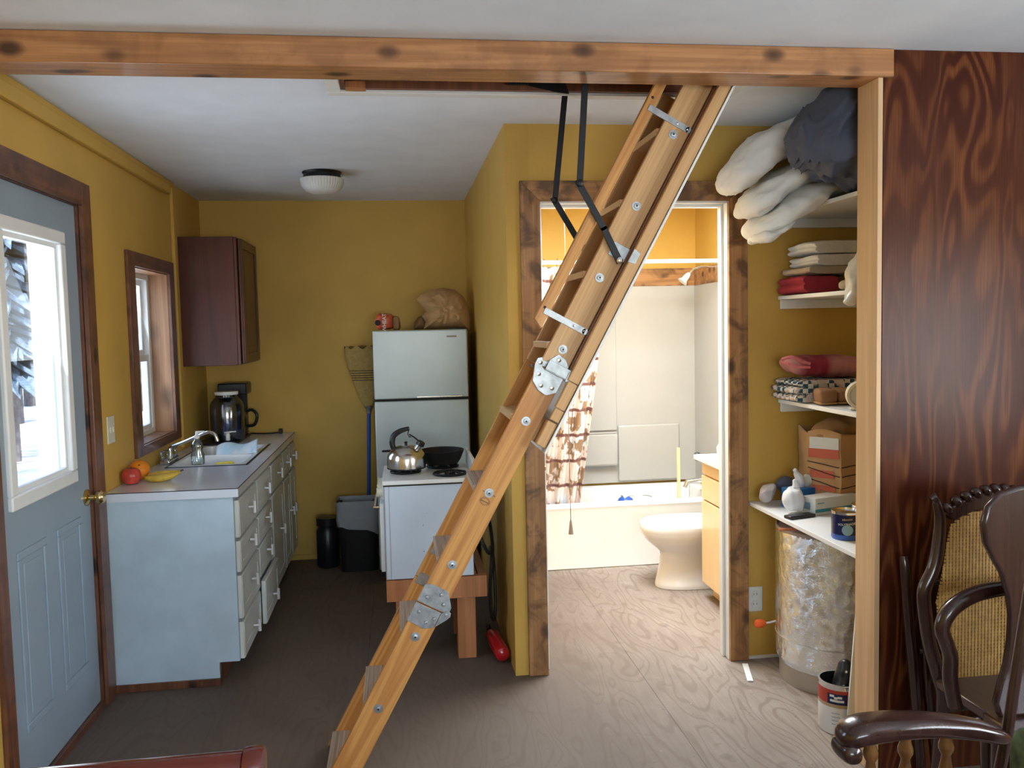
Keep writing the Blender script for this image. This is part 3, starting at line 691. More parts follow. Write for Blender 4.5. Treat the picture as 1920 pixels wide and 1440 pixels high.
# hinge at the upper joint
def plate(poly, y0, y1, name='hinge_plate', mat='zinc', bv=.0008): return lad(MB().prism(poly, 'y', y0, y1), name, mat, bevel=bv)
plate([(-.030, 1.625), (-.005, 1.665), (.025, 1.660), (.047, 1.640), (.047, 1.605), (-.052, 1.605), (-.060, 1.622)], -.003, 0)
plate([(-.064, 1.600), (-.064, 1.622), (-.050, 1.632), (-.035, 1.60), (.048, 1.60), (.048, 1.545), (.020, 1.520), (-.012, 1.524), (-.044, 1.545)], -.0055, -.0025)
lad(MB().box(-.028, .060, -.030, -.026, 1.600, 1.634).box(-.028, .060, -.030, -.003, 1.597, 1.600), 'latch_bracket', 'zinc', bevel=.0008)
lad(MB().box(.050, .072, -.034, -.004, 1.592, 1.628), 'latch_bracket', 'zinc', bevel=.0008)
for x, z in ((-.048, 1.612), (.006, 1.648), (-.035, 1.575), (-.010, 1.543), (.028, 1.552)):
    lad(MB().lathe([(.0075, 0), (.0065, .003), (.001, .0036)], (0, 0, 0), 12, 'z', T=TR((x, -.0055, z), PI/2), cap=False), 'screw', 'chrome')
# hinge at the lower joint
plate([(-.052, .703), (.052, .703), (.066, .708), (.066, .728), (.050, .750), (.028, .775), (-.030, .775), (-.052, .765)], -.003, 0)
plate([(-.052, .698), (.042, .698), (.042, .642), (.012, .624), (-.052, .628)], -.003, 0)
plate([(.042, .698), (.060, .716), (.072, .712), (.076, .700), (.070, .686), (.044, .646)], -.006, -.003)
for x, z in ((-.026, .728), (.014, .755), (.036, .728), (-.028, .672), (.010, .648), (.030, .670), (.060, .700)):
    lad(MB().lathe([(.0068, 0), (.006, .003), (.001, .0036)], (0, 0, 0), 12, 'z', T=TR((x, -.0055, z), PI/2), cap=False), 'screw', 'zinc')
for z in (.80, .675):   # inner plates of the far rail
    plate([(-.040, z), (.030, z), (.030, z+.045), (-.040, z+.045)], LW-.025, LW-.022)
for x, z in ((-.02, 1.60), (.01, 1.64), (-.03, .822), (.01, .822)):
    lad(MB().lathe([(.007, 0), (.006, .003), (.001, .0036)], (0, 0, 0), 10, 'z', T=TR((x, LW-.025, z), PI/2), cap=False), 'screw', 'zinc')
# arm pivot plate
lad(MB().prism([(-.012, 2.045), (.052, 2.045), (.052, 2.095), (-.012, 2.095)], 'y', -.003, 0), 'pivot_plate', 'zinc', bevel=.0008)
lad(MB().prism([(.052, 2.045), (.078, 2.050), (.078, 2.090), (.052, 2.095)], 'y', -.051, -.047), 'pivot_plate', 'zinc', bevel=.0008)
# inked grade stamp, on the middle section
st = MB()
for k in range(20):
    a_ = 2*PI*k/20
    st.box(-.003, .003, -.0006, 0, -.001, .001, T=Matrix.Translation((.012*math.cos(a_)*1.4, 0, 1.105+.012*math.sin(a_))) @ Matrix.Rotation(-a_, 4, 'Y'))
for k in range(5):
    st.box(-.004, .005, -.0006, 0, -.0012, .0012, T=Matrix.Translation((-.02+.010*k, 0, 1.135)))
    st.box(-.0025, .0025, -.0006, 0, -.002, .002, T=Matrix.Translation((-.012+.006*k, 0, 1.104)))
lad(st, 'grade_stamp', 'blacklettering', smooth=False)

# black steel folding arms (world coordinates)
def arm(pts, y, w, th=.005):
    m = MB()
    for p, q in zip(pts, pts[1:]):
        p = Vector((p[0], 0, p[1])); q = Vector((q[0], 0, q[1])); d = (q-p).normalized(); n_ = Vector((d.z, 0, -d.x))*w/2; e = d*w*.25
        vs = [v+Vector((0, yy, 0)) for yy in (y-th, y) for v in (p-n_-e, p+n_-e, q+n_+e, q-n_+e)]
        m.add(vs, [(0, 1, 2, 3), (7, 6, 5, 4), (0, 4, 5, 1), (1, 5, 6, 2), (2, 6, 7, 3), (3, 7, 4, 0)])
    return m
yn = 2.842
arm([(.652, 2.52), (.617, 2.03)], yn, .022).build('support_arm', 'blackmetal', L, bevel=.001)
arm([(.612, 2.042), (.700, 1.885), (.752, 1.775)], yn+.008, .023).build('support_arm', 'blackmetal', L, bevel=.001)
arm([(.650, 2.46), (.600, 2.028)], 3.205+.004, .022).build('support_arm', 'blackmetal', L, bevel=.001)
arm([(.596, 2.040), (.690, 1.880), (.760, 1.78)], 3.205+.012, .023).build('support_arm', 'blackmetal', L, bevel=.001)
MB().prism([(.43, 2.462), (.64, 2.462), (.655, 2.418), (.60, 2.424)], 'y', 3.172, 3.178).build('spring_arm', 'blackmetal', L, bevel=.001)
b_ = MB()
for k in range(9): b_.lathe([(.006, 0), (.010, .003), (.006, .006)], (.43+.008*k, 3.165, 2.452), 10, 'x', cap=False)
b_.build('spring', 'blackmetal', L)
for (x, z, y) in ((.617, 2.035, yn-.006), (.752, 1.777, yn), (.600, 2.033, 3.203)):
    MB().lathe([(.012, 0), (.011, -.005), (.004, -.008), (.001, -.008)], (x, y, z), 14, 'y', cap=False).build('pivot_pin', 'blackmetal' if x < .7 else 'chrome', L)

# ================================================================== KITCHEN BASE CABINET
XF = -.742; YC = 3.832; YK = 5.89; X1 = XL+.004
K = thing('base_cabinet', 'white run of kitchen base cabinets with chrome T knobs under the sink', 'cabinet', (-1.0, 4.9, 0))
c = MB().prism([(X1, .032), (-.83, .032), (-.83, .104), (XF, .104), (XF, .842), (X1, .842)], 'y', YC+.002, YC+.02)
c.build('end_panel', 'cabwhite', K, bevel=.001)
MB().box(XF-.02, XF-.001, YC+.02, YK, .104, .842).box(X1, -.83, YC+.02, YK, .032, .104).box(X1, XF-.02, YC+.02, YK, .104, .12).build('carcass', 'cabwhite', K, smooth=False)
MB().box(X1, -.825, YC-.006, YC+.012, .001, .034).box(-.84, -.825, YC+.012, YK, .001, .104).build('plinth', 'redcasing', K, bevel=.001)
def front(name, y0, y1, z0, z1, kz, ky=None, out=0, knob=True):
    x = XF+out
    mb = MB().box(x, x+.019, y0, y1, z0, z1)
    o = mb.build(name, 'cabfront', K, bevel=.003)
    t = .045 if name == 'drawer' else .055
    m = MB(); frame_x(m, x+.019, x+.0225, y0+.004, y1-.004, z0+.004, z1-.004, min(t, (z1-z0)*.26)); m.build('front_moulding', 'cabfront', o, bevel=.0015)
    ky = (y0+y1)/2 if ky is None else ky
    if knob:
        MB().cyl((x+.0225, ky, kz), (x+.048, ky, kz), .006, n=10).cyl((x+.050, ky, kz-.028), (x+.050, ky, kz+.028), .0078, n=12).build('knob', 'satin', o)
cols = [(3.85, 4.315), (4.335, 4.785), (4.815, 5.27), (5.29, 5.575), (5.60, 5.875)]
for i, (y0, y1) in enumerate(cols):
    front('drawer', y0, y1, .655 if i < 2 else .665, .822, .745)
for (y0, y1) in cols[:1]:
    front('drawer', y0, y1, .500, .640, .590); front('drawer', y0, y1, .290, .485, .402); front('drawer', y0, y1, .108, .275, .178)
for (y0, y1) in cols[1:2]:
    front('drawer', y0, y1, .500, .640, .590); front('drawer', y0, y1, .330, .485, .418); front('drawer', y0, y1, .095, .315, .178, out=.022)
front('cabinet_door', *cols[2], .11, .65, .41, 5.08)
front('cabinet_door', *cols[3], .11, .65, .42, 5.53)
front('cabinet_door', *cols[4], .11, .65, .42, 5.64)
# worktop with a hole for the sink
SX0, SX1, SY0, SY1 = -1.185, -.80, 4.50, 5.28
wt = MB(); T0, T1 = .843, .882
wt.box(X1, -.716, YC-.012, SY0, T0, T1).box(X1, -.716, SY1, YK, T0, T1).box(X1, SX0, SY0, SY1, T0, T1).box(SX1, -.716, SY0, SY1, T0, T1)
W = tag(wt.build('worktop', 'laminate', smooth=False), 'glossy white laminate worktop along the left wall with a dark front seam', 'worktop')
MB().box(-.718, -.7155, YC-.013, YK, .8795, .8825).box(X1, -.7155, YC-.0135, YC-.0118, .8795, .8825).build('edge_seam', 'darkgap', W, smooth=False)
# sink
sk = thing('kitchen_sink', 'white drop-in kitchen sink with dark metal rim set in the worktop', 'sink', (-1.0, 4.89, .80))
rim = MB(); frame_z = lambda mb, x0, x1, y0, y1, z0, z1, t: mb.box(x0, x1, y0, y0+t, z0, z1).box(x0, x1, y1-t, y1, z0, z1).box(x0, x0+t, y0+t, y1-t, z0, z1).box(x1-t, x1, y0+t, y1-t, z0, z1)
frame_z(rim, SX0-.012, SX1+.012, SY0-.012, SY1+.012, .8822, .8850, .012); rim.build('sink_rim', 'blackmetal', sk, bevel=.001)
rim = MB(); frame_z(rim, SX0, SX1, SY0, SY1, .8822, .8855, .022); rim.build('sink_lip', 'whitegloss', sk, bevel=.001)
def bowl(x0, x1, y0, y1, d):
    def fn(u, v):
        k = min(1, v*1.7); r_ = 1-(.10*k if v < .7 else .10+.9*(v-.7)/.3)
        z = .884-d*min(1, v/.6)**.9
        a = 2*PI*u; c_, s_ = math.cos(a), math.sin(a)
        c_ = math.copysign(abs(c_)**.25, c_); s_ = math.copysign(abs(s_)**.25, s_)
        return ((x0+x1)/2+(x1-x0)/2*c_*r_, (y0+y1)/2+(y1-y0)/2*s_*r_, z)
    return MB().grid(fn, 48, 14, wu=True)
bowl(SX0+.02, SX1-.02, SY0+.02, 4.875, .15).build('basin', 'whitegloss', sk)
bowl(SX0+.02, SX1-.02, 4.895, SY1-.02, .15).build('basin', 'whitegloss', sk)
MB().box(SX0+.02, SX1-.02, 4.874, 4.896, .873, .883).build('divider', 'whitegloss', sk, bevel=.003)
# faucet
F = thing('kitchen_faucet', 'chrome swing-spout faucet with clear block handles behind the sink', 'faucet', (-1.225, 4.66, .883))
MB().box(-1.25, -1.20, 4.60, 4.80, .883, .905).build('base', 'chrome', F, bevel=.006)
MB().box(-1.245, -1.205, 4.60, 4.645, .905, .955).build('handle', 'soap', F, bevel=.006)
MB().box(-1.245, -1.205, 4.755, 4.80, .905, .955).build('handle', 'soap', F, bevel=.006)
MB().cyl((-1.222, 4.70, .905), (-1.222, 4.70, .955), .014, .010).tube([(-1.222, 4.70, .95), (-1.205, 4.70, .965), (-1.15, 4.69, .985), (-1.03, 4.67, 1.035), (-.995, 4.665, 1.035), (-.975, 4.66, 1.018), (-.968, 4.66, .990)], [.009, .009, .009, .009, .009, .0095, .0105], 12, sm=3).build('spout', 'chrome', F)
# soap bottle standing at the sink's front rim
B = thing('soap_bottle', 'clear squeeze bottle with white pump top on the sink rim', 'bottle', (-1.045, 4.545, .886))
MB().lathe([(.001, 0), (.030, 0), (.034, .008), (.034, .05), (.026, .072), (.030, .095), (.024, .115), (.013, .128), (.012, .136)], (-1.045, 4.545, .886), 24, sy=.7).build('bottle_body', 'soap', B)
MB().lathe([(.014, 0), (.014, .014), (.008, .018), (.007, .032)], (-1.045, 4.545, 1.022), 16).box(-1.05, -1.005, 4.54, 4.551, 1.050, 1.060).build('pump', 'whitegloss', B, bevel=.001)
# cloth draped in the sink and sponge
def cl(u, v): return (-1.05+.22*u+.02*v, 5.05-.16*v+.03*u, .862+.055*math.sin(PI*(1-v)*.5)+.012*math.sin(u*7)+.02*u)
C_ = MB().grid(cl, 20, 14); o = C_.build('dishcloth', 'dishcloth'); tag(o, 'pale blue patterned dishcloth draped in the sink', 'cloth')
md = o.modifiers.new('thick', 'SOLIDIFY'); md.thickness = .004
o = tag(MB().sweep([(-.97, 4.60, .872), (-.93, 4.62, .874), (-.88, 4.64, .872)], [(.025, .010)]*3, n=20, nz=.002, m=12).build('sponge', 'sponge'), 'yellow sponge lying in the front of the sink', 'sponge')
# fruit
o = thing('orange', 'large orange behind the red apple on the worktop corner', 'fruit', (-1.215, 4.17, .882))
MB().lathe([(.047*math.sin(PI*k/16)+.0001, .046-.046*math.cos(PI*k/16)) for k in range(17)], (-1.222, 4.16, .882), 26, cap=False).build('peel', 'orange', o)
MB().lathe([(.005, .0), (.004, .003), (.001, .004)], (-1.212, 4.125, .955), 8, 'z', cap=False).build('stem_scar', 'darkgap', o)
o = thing('apple', 'red apple in front of the orange on the worktop corner', 'fruit', (-1.218, 4.035, .882))
MB().lathe([(.001, .010), (.016, .002), (.029, .005), (.039, .021), (.042, .040), (.037, .060), (.022, .072), (.008, .070), (.001, .064)], (-1.226, 4.05, .882), 26, cap=False).build('flesh', 'apple', o)
MB().tube([(-1.226, 4.05, .946), (-1.222, 4.045, .962)], .0022, 6).build('stem', 'bark', o)
bn = thing('banana_bunch', 'two small yellow bananas lying beside the apple', 'fruit', (-1.115, 4.11, .882))
MB().tube([(-1.175, 4.09, .90), (-1.14, 4.07, .899), (-1.10, 4.07, .90), (-1.055, 4.095, .907), (-1.03, 4.12, .918)], [.009, .017, .018, .014, .005], 12).build('banana', 'banana', bn)
MB().tube([(-1.17, 4.12, .905), (-1.13, 4.11, .912), (-1.09, 4.115, .912), (-1.05, 4.135, .912), (-1.03, 4.15, .918)], [.009, .016, .017, .013, .005], 12).build('banana', 'banana', bn)
MB().tube([(-1.034, 4.118, .917), (-1.018, 4.13, .926)], .004, 8).build('stem', 'bark', bn)
# tray, water dispenser, coffee maker, cord
tr = tag(MB().box(-1.24, -.99, 5.33, 5.83, .8825, .892).build('draining_tray', 'black', bevel=.003), 'thin black tray beneath the water dispenser', 'tray')
J = thing('water_dispenser', 'clear bluish plastic drink dispenser with white lid and tap', 'dispenser', (-1.08, 5.52, .892))
MB().lathe([(.001, 0), (.098, 0), (.103, .012), (.103, .21), (.095, .235), (.075, .262), (.066, .27), (.066, .285)], (-1.08, 5.52, .892), 36).build('jar', 'jugplastic', J)
MB().lathe([(.001, .001), (.097, .001), (.099, .012), (.099, .15), (.001, .15)], (-1.08, 5.52, .894), 30).build('contents', 'jugplastic', J)
MB().lathe([(.070, 0), (.072, .003), (.072, .020), (.001, .022)], (-1.08, 5.52, 1.175), 36).build('lid', 'whitegloss', J, bevel=.001)
MB().cyl((-1.07, 5.42, .94), (-1.05, 5.365, .935), .014, n=14).cyl((-1.05, 5.36, .95), (-1.05, 5.36, .905), .011, .014, 14).lathe([(.001, 0), (.021, .001), (.021, .006), (.001, .010)], (-1.05, 5.36, .952), 16).build('tap', 'whitegloss', J)
MB().box(-1.04, -1.0, 5.352, 5.366, .955, .962).build('tap_lever', 'whitegloss', J, bevel=.001)
cf = thing('coffee_maker', 'black drip coffee maker behind the water dispenser', 'appliance', (-1.08, 5.76, .882))
MB().box(-1.16, -1.01, 5.70, 5.86, .893, .915).box(-1.16, -1.01, 5.81, 5.87, .915, 1.18).box(-1.165, -.985, 5.68, 5.87, 1.16, 1.235).build('body', 'black', cf, bevel=.008)
MB().lathe([(.001, 0), (.055, 0), (.062, .02), (.062, .08), (.045, .125), (.046, .135)], (-1.055, 5.745, .916), 26).build('carafe', 'jugplastic', cf)
MB().tube([(-1.0, 5.735, 1.045), (-.965, 5.73, 1.055), (-.935, 5.725, 1.03), (-.935, 5.725, .99), (-.955, 5.73, .955), (-.995, 5.735, .95)], .010, 10, sm=4).build('handle', 'black', cf)
cd = thing('power_cord', 'black appliance cord with plug lying on the worktop end', 'cord', (-.90, 5.84, .882))
MB().tube([(-.995, 5.83, .890), (-.95, 5.815, .888), (-.90, 5.80, .888), (-.85, 5.80, .889), (-.80, 5.815, .892)], .0045, 8).build('cord', 'rubber', cd)
MB().box(-.81, -.785, 5.803, 5.828, .884, .915).build('plug', 'rubber', cd, bevel=.003)
# switch plate
sw = thing('light_switch', 'cream double switch plate between entrance door and window', 'switch', (XL, 3.95, 1.145))
MB().box(XL, XL+.006, 3.905, 3.995, 1.085, 1.205).build('plate', 'cream', sw, bevel=.002)
MB().box(XL+.006, XL+.012, 3.927, 3.939, 1.132, 1.158).build('toggle', 'cream', sw, bevel=.001)
MB().box(XL+.006, XL+.012, 3.961, 3.973, 1.132, 1.158).build('toggle', 'cream', sw, bevel=.001)
# wall cabinet
U = thing('wall_cabinet', 'dark cherry wall cabinet hanging right of the kitchen window', 'cabinet', (-1.1, 5.5, 1.365))
MB().box(XL, -.958, 5.29, 5.86, 1.365, 2.132).build('carcass', 'cherry', U, bevel=.002)
MB().box(-.958, -.94, 5.292, 5.858, 1.368, 2.129).build('face_frame', 'cherry', U, bevel=.002)
dd = MB().box(-.936, -.922, 5.31, 5.84, 1.375, 2.122).build('door', 'cherry', U, bevel=.002)
m_ = MB(); frame_x(m_, -.922, -.914, 5.312, 5.838, 1.377, 2.12, .055); m_.build('door_frame', 'cherry', dd, bevel=.002)
MB().box(-.922, -.918, 5.40, 5.75, 1.465, 2.03).build('door_panel', 'cherry', dd, bevel=.003)

# ================================================================== CEILING LIGHT
CLt = thing('ceiling_light', 'round ceiling lamp with dark band and ribbed white glass', 'lamp', (-.39, 4.85, 2.31))
MB().lathe([(.112, 0), (.112, .004), (.102, .010), (.100, .026), (.108, .036), (.106, .0395)][::-1], (-.39, 4.85, 2.3900), 40).build('band', 'blackmetal', CLt)
def gl(u, v):
    a = 2*PI*u; t = PI/2*v; r_ = .117*math.cos(t)**.55*(1+.012*math.cos(a*44)*(1-v)); return (-.39+r_*math.cos(a), 4.85+r_*math.sin(a), 2.392-.078*math.sin(t)**.9)
MB().grid(gl, 264, 10, wu=True).build('shade', 'lampglass', CLt)

# ================================================================== FRIDGE
FR = thing('refrigerator', 'pale enamel top-freezer fridge with dark side against the partition', 'fridge', (.13, 5.5, 0))
MB().box(-.145, .42, 5.265, 5.76, .03, 1.548).build('cabinet', 'fridgeside', FR, bevel=.004)
MB().box(-.155, .415, 5.20, 5.26, 1.138, 1.552).build('freezer_door', 'fridge', FR, bevel=.008, seg=3)
MB().box(-.155, .415, 5.20, 5.26, .09, 1.125).build('fridge_door', 'fridge', FR, bevel=.008, seg=3)
MB().box(.10, .38, 5.190, 5.201, 1.142, 1.152).build('handle_trim', 'chrome', FR, bevel=.002)
MB().box(-.15, .41, 5.197, 5.2, 1.126, 1.137).build('door_gap', 'darkgap', FR, smooth=False)
MB().box(.29, .35, 5.198, 5.2005, 1.505, 1.516).build('nameplate', 'lidgrey', FR, smooth=False)
MB().box(.30, .40, 5.21, 5.27, 1.549, 1.558).build('hinge_cover', 'black', FR, bevel=.002)
MB().box(-.10, .38, 5.30, 5.8, .001, .03).build('foot', 'black', FR, smooth=False)
MB().box(.425, .45, 5.65, 5.76, .3, 1.5).build('side_gasket', 'fridgeside', FR, smooth=False)
# bag on the fridge
def crumple(outline, c, y0, depth, amp, seed, mb=None, rings=12, sub=8):
    """crumpled paper volume: rings from the centre to an outline in the x-z plane, bulging both ways"""
    mb = mb or MB(); n = len(outline)*sub; pts = []
    for i in range(len(outline)):
        a_, b2 = outline[i], outline[(i+1) % len(outline)]
        for q in range(sub): pts.append((a_[0]+(b2[0]-a_[0])*q/sub, a_[1]+(b2[1]-a_[1])*q/sub))
    for sg in (-1, 1):
        def fn(u, v, sg=sg):
            o_ = pts[int(round(u*n)) % n]; t = max(v, .02); x = c[0]+(o_[0]-c[0])*t; z = c[1]+(o_[1]-c[1])*t
            w_ = Vector((x*13+seed, z*13, sg*3)); r_ = (1-abs(noise.noise(w_))*2)*.6+(1-abs(noise.noise(w_*2.1))*2)*.4
            return (x, y0+sg*(depth*math.sqrt(max(0, 1-t*t))+amp*r_*(1-t**6)), z)
        mb.grid(fn, n, rings, wu=True)
    return mb
pb = crumple([(.158, 1.556), (.172, 1.60), (.150, 1.64), (.176, 1.665), (.120, 1.745), (.150, 1.775), (.215, 1.800), (.285, 1.815), (.36, 1.80), (.415, 1.755), (.445, 1.69), (.457, 1.62), (.452, 1.535), (.43, 1.556), (.30, 1.556)], (.31, 1.67), 5.40, .11, .030, 3)
pb.v = [Vector((p.x, p.y, max(p.z, 1.5545) if p.x < .428 else p.z)) for p in pb.v]
tag(pb.build('paper_bag', 'brownbag', ang=24), 'crumpled tan paper bag standing on the right end of the fridge', 'bag')
tag(crumple([(.10, 1.556), (.105, 1.60), (.13, 1.635), (.165, 1.65), (.19, 1.60), (.18, 1.556)], (.145, 1.59), 5.60, .05, .01, 8).build('dark_pouch', 'brownbagdark', ang=30), 'dark brown pouch tucked behind the tan bag', 'pouch')
br = thing('bread_package', 'orange-red wrapped wheat loaf package on the fridge corner', 'package', (-.08, 5.4, 1.553))
MB().sweep([(-.085, 5.33, 1.606), (-.08, 5.42, 1.610), (-.075, 5.54, 1.606)], [(.052, .045), (.055, .05), (.05, .044)], nz=.006, ns=14, power=4).build('wrapper', 'bread', br)
lettering('WHEAT', .032, 'white_lettering', br, TR((-.083, 5.318, 1.602), PI/2, 0, 0) @ Matrix.Rotation(PI/2, 4, 'Z'))
MB().lathe([(.018, -.002), (.018, 0), (.001, .001)], (-.123, 5.322, 1.602), 16, 'y', cap=False).build('round_mark', 'darkgap', br)
tag(MB().sweep([(-.015, 5.36, 1.60), (-.01, 5.42, 1.60), (-.01, 5.5, 1.60)], [(.022, .042)]*3, nz=.006, ns=20, power=3.5).build('snack_package', 'brownbagdark'), 'small brown package beside the wheat loaf', 'package')

# ================================================================== STOVE ON ITS STAND
SD = thing('stove_stand', 'orange-stained timber stand carrying the small stove', 'stand', (.14, 4.15, 0))
MB().box(-.09, .375, 3.90, 3.938, .305, .405).build('apron', 'stand', SD, bevel=.002)
MB().box(-.09, .375, 4.36, 4.398, .305, .405).build('apron', 'stand', SD, bevel=.002)
MB().box(-.09, -.052, 3.938, 4.36, .305, .405).build('apron', 'stand', SD, bevel=.002)
MB().box(.337, .375, 3.938, 4.36, .305, .405).build('apron', 'stand', SD, bevel=.002)
for x0, y0 in ((.235, 3.939), (.235, 4.27), (-.05, 3.99), (-.05, 4.27)):
    if x0 > 0 or 1: MB().box(x0, x0+.087, y0, y0+.087, .001, .404 if x0 < 0 else .404).build('leg', 'stand', SD, bevel=.002)
MB().box(-.045, .33, 3.945, 4.36, .385, .4045).build('deck', 'stand', SD, smooth=False)
SV = thing('stove', 'worn white enamel apartment stove standing on the timber stand', 'stove', (.12, 4.15, .406))
MB().box(-.088, .316, 3.905, 4.36, .408, .846).build('body', 'stovewhite', SV, bevel=.004)
MB().box(-.0895, -.087, 3.903, 3.912, .41, .846).box(-.066, -.0645, 3.9035, 3.9055, .41, .846).build('panel_seam', 'lidgrey', SV, smooth=False)
MB().box(-.095, .322, 3.90, 4.365, .848, .868).build('cooktop', 'whitegloss', SV, bevel=.004)
MB().box(-.09, .318, 3.899, 3.905, .843, .8485).build('top_gap', 'darkgap', SV, smooth=False)
MB().prism([(3.90, .868), (4.365, .868), (4.365, .945), (3.98, .945), (3.90, .905)], 'x', .322, .338).build('backguard', 'whitegloss', SV, bevel=.003)
MB().box(-.110, -.090, 3.93, 4.34, .44, .76).build('oven_door', 'whitegloss', SV, bevel=.004)
MB().tube([(-.110, 3.97, .735), (-.135, 3.97, .735), (-.135, 4.30, .735), (-.110, 4.30, .735)], .006, 8).build('oven_handle', 'chrome', SV)
for k in range(4):
    MB().lathe([(.021, 0), (.020, -.014), (.012, -.024), (.001, -.026)], (-.094, 3.955+.09*k, .81), 18, 'x', cap=False).box(-.122, -.112, 3.952+.09*k, 3.958+.09*k, .79, .83).build('burner_knob', 'cream', SV)
MB().box(-.094, -.088, 3.92, 4.35, .78, .843).build('control_panel', 'whitegloss', SV, bevel=.002)
def grate(cx, cy, r_, parent):
    g = MB()
    g.tube([(cx+r_*math.cos(2*PI*k/24), cy+r_*math.sin(2*PI*k/24), .874) for k in range(24)], .006, 6, closed=True)
    for k in range(6):
        a_ = 2*PI*k/6+.3
        g.tube([(cx+r_*1.02*math.cos(a_), cy+r_*1.02*math.sin(a_), .875), (cx+r_*.5*math.cos(a_), cy+r_*.5*math.sin(a_), .884), (cx+r_*.25*math.cos(a_), cy+r_*.25*math.sin(a_), .882)], .0055, 6)
    g.build('burner_grate', 'iron', parent)
    MB().lathe([(.001, 0), (r_*.34, 0), (r_*.34, .005), (.001, .006)], (cx, cy, .8685), 20).build('burner_cap', 'iron', parent)
grate(.222, 4.02, .076, SV); grate(.20, 4.25, .076, SV); grate(.02, 4.02, .07, SV) if False else None
grate(.015, 4.13, .07, SV)
# kettle
KT = thing('kettle', 'stainless dome kettle with black curved handle on the stove', 'kettle', (.020, 4.125, .888))
kz = .891
MB().lathe([(.001, 0), (.088, 0), (.093, .006), (.093, .045), (.089, .066), (.074, .088), (.052, .103), (.034, .109), (.032, .111), (.001, .114)], (.020, 4.125, kz), 40).build('kettle_body', 'steel', KT)
MB().lathe([(.089, 0), (.094, .002), (.094, .006), (.089, .008)], (.020, 4.125, kz-.001), 40, cap=False).build('kettle_base_ring', 'blackmetal', KT)
MB().tube([(-.040, 4.14, kz+.092), (-.046, 4.14, kz+.125), (-.038, 4.14, kz+.155), (-.010, 4.135, kz+.176), (.018, 4.13, kz+.186), (.038, 4.128, kz+.190)], [.012, .014, .014, .013, .011, .010], 12, sm=4).build('handle', 'black', KT)
MB().cyl((.062, 4.10, kz+.083), (.088, 4.085, kz+.118), .017, .014, 18).build('spout', 'steel', KT)
MB().cyl((.086, 4.086, kz+.114), (.094, 4.082, kz+.128), .021, .019, 18).build('spout_cap', 'black', KT)
MB().tube([(.036, 4.128, kz+.186), (.030, 4.12, kz+.165), (.036, 4.112, kz+.150), (.045, 4.11, kz+.152)], .003, 6).tube([(.038, 4.12, kz+.162), (.060, 4.10, kz+.150), (.082, 4.09, kz+.132)], .0035, 6).build('trigger_lever', 'black', KT)
MB().lathe([(.001, 0), (.008, 0), (.006, .006), (.010, .012), (.001, .016)], (.020, 4.125, kz+.113), 14).build('lid_knob', 'black', KT)
# skillet
SKL = thing('skillet', 'deep black cast iron skillet behind the kettle', 'pan', (.195, 4.23, .888))
MB().lathe([(.001, 0), (.082, 0), (.096, .022), (.112, .062), (.114, .066), (.110, .067), (.104, .060), (.090, .022), (.078, .008), (.001, .008)], (.195, 4.232, .891), 40, cap=False).build('pan', 'iron', SKL)
MB().tube([(.095, 4.285, .944), (.03, 4.31, .946), (-.04, 4.335, .946), (-.098, 4.35, .944)], [.008, .009, .010, .009], 10, flat=.6).build('handle', 'iron', SKL)
# broom
BM = thing('broom', 'upturned straw broom with blue handle leaning behind the fridge', 'broom', (-.235, 5.8, 0))
def bf(u, v):
    z = 1.05+.395*v; w_ = .035+.085*min(1, v*1.25)**.8; a = 2*PI*u
    return (-.212-.028*v+w_*math.cos(a), 5.80+.024*math.sin(a), z+(.012*math.sin(a*9) if v > .99 else 0))
b_ = MB().grid(bf, 60, 16, wu=True); b_.f.append(tuple(i*16+15 for i in range(60))); b_.build('bristles', 'strawbrown', BM, ang=60)
for k in range(5):
    z = 1.225+.016*k; v = (z-1.05)/.395; w_ = .037+.085*min(1, v*1.25)**.8
    MB().tube([(-.212-.028*v+w_*math.cos(2*PI*q/32), 5.80+.027*math.sin(2*PI*q/32), z) for q in range(32)], .0022, 6, closed=True).build('stitching', 'blackmetal', BM)
MB().lathe([(.014, 0), (.02, .03), (.036, .06)], (-.212, 5.80, .995), 20, sy=.7).build('neck', 'zinc', BM)
MB().cyl((-.245, 5.80, .005), (-.213, 5.80, 1.0), .0125, n=14).build('handle', 'blueplastic', BM)
# bin with liner
BN = thing('waste_bin', 'black rectangular waste bin with translucent liner beside the stove', 'bin', (-.30, 5.55, 0))
def tub(x0, x1, y0, y1, z0, z1, tp, rev=1):
    def fn(u, v):
        a = 2*PI*u; c_, s_ = math.cos(a), math.sin(a); c_ = math.copysign(abs(c_)**.35, c_); s_ = math.copysign(abs(s_)**.35, s_)
        k = tp+(1-tp)*v; return ((x0+x1)/2+(x1-x0)/2*c_*k, (y0+y1)/2+(y1-y0)/2*s_*k, z0+(z1-z0)*v)
    return fn
b_ = MB().grid(tub(-.43, -.16, 5.50, 5.72, .002, .44, .86), 44, 8, wu=True); b_.f.append(tuple(i*8 for i in range(44))); b_.grid(tub(-.42, -.17, 5.51, 5.71, .01, .44, .86), 44, 8, wu=True)
b_.build('bin_body', 'black', BN)
def ln(u, v):
    p = tub(-.435, -.155, 5.495, 5.725, .28, .46, .97)(u, v); nn = noise.noise(Vector((p[0]*30, p[1]*30, p[2]*22)))*.006
    dz = -.05*math.cos(2*PI*u) if v < .02 else 0
    return (p[0]+nn, p[1]+nn-.004, p[2]+dz)
b_ = MB().grid(ln, 80, 10, wu=True)
b_.grid(lambda u, v: (lambda p: (p[0]+noise.noise(Vector((p[0]*30, p[1]*30, p[2]*22)))*.006, p[1], p[2]))(tub(-.42, -.17, 5.51, 5.71, .20, .461, .93)(u, v)), 80, 8, wu=True)
b_.build('bin_liner', 'binliner', BN)
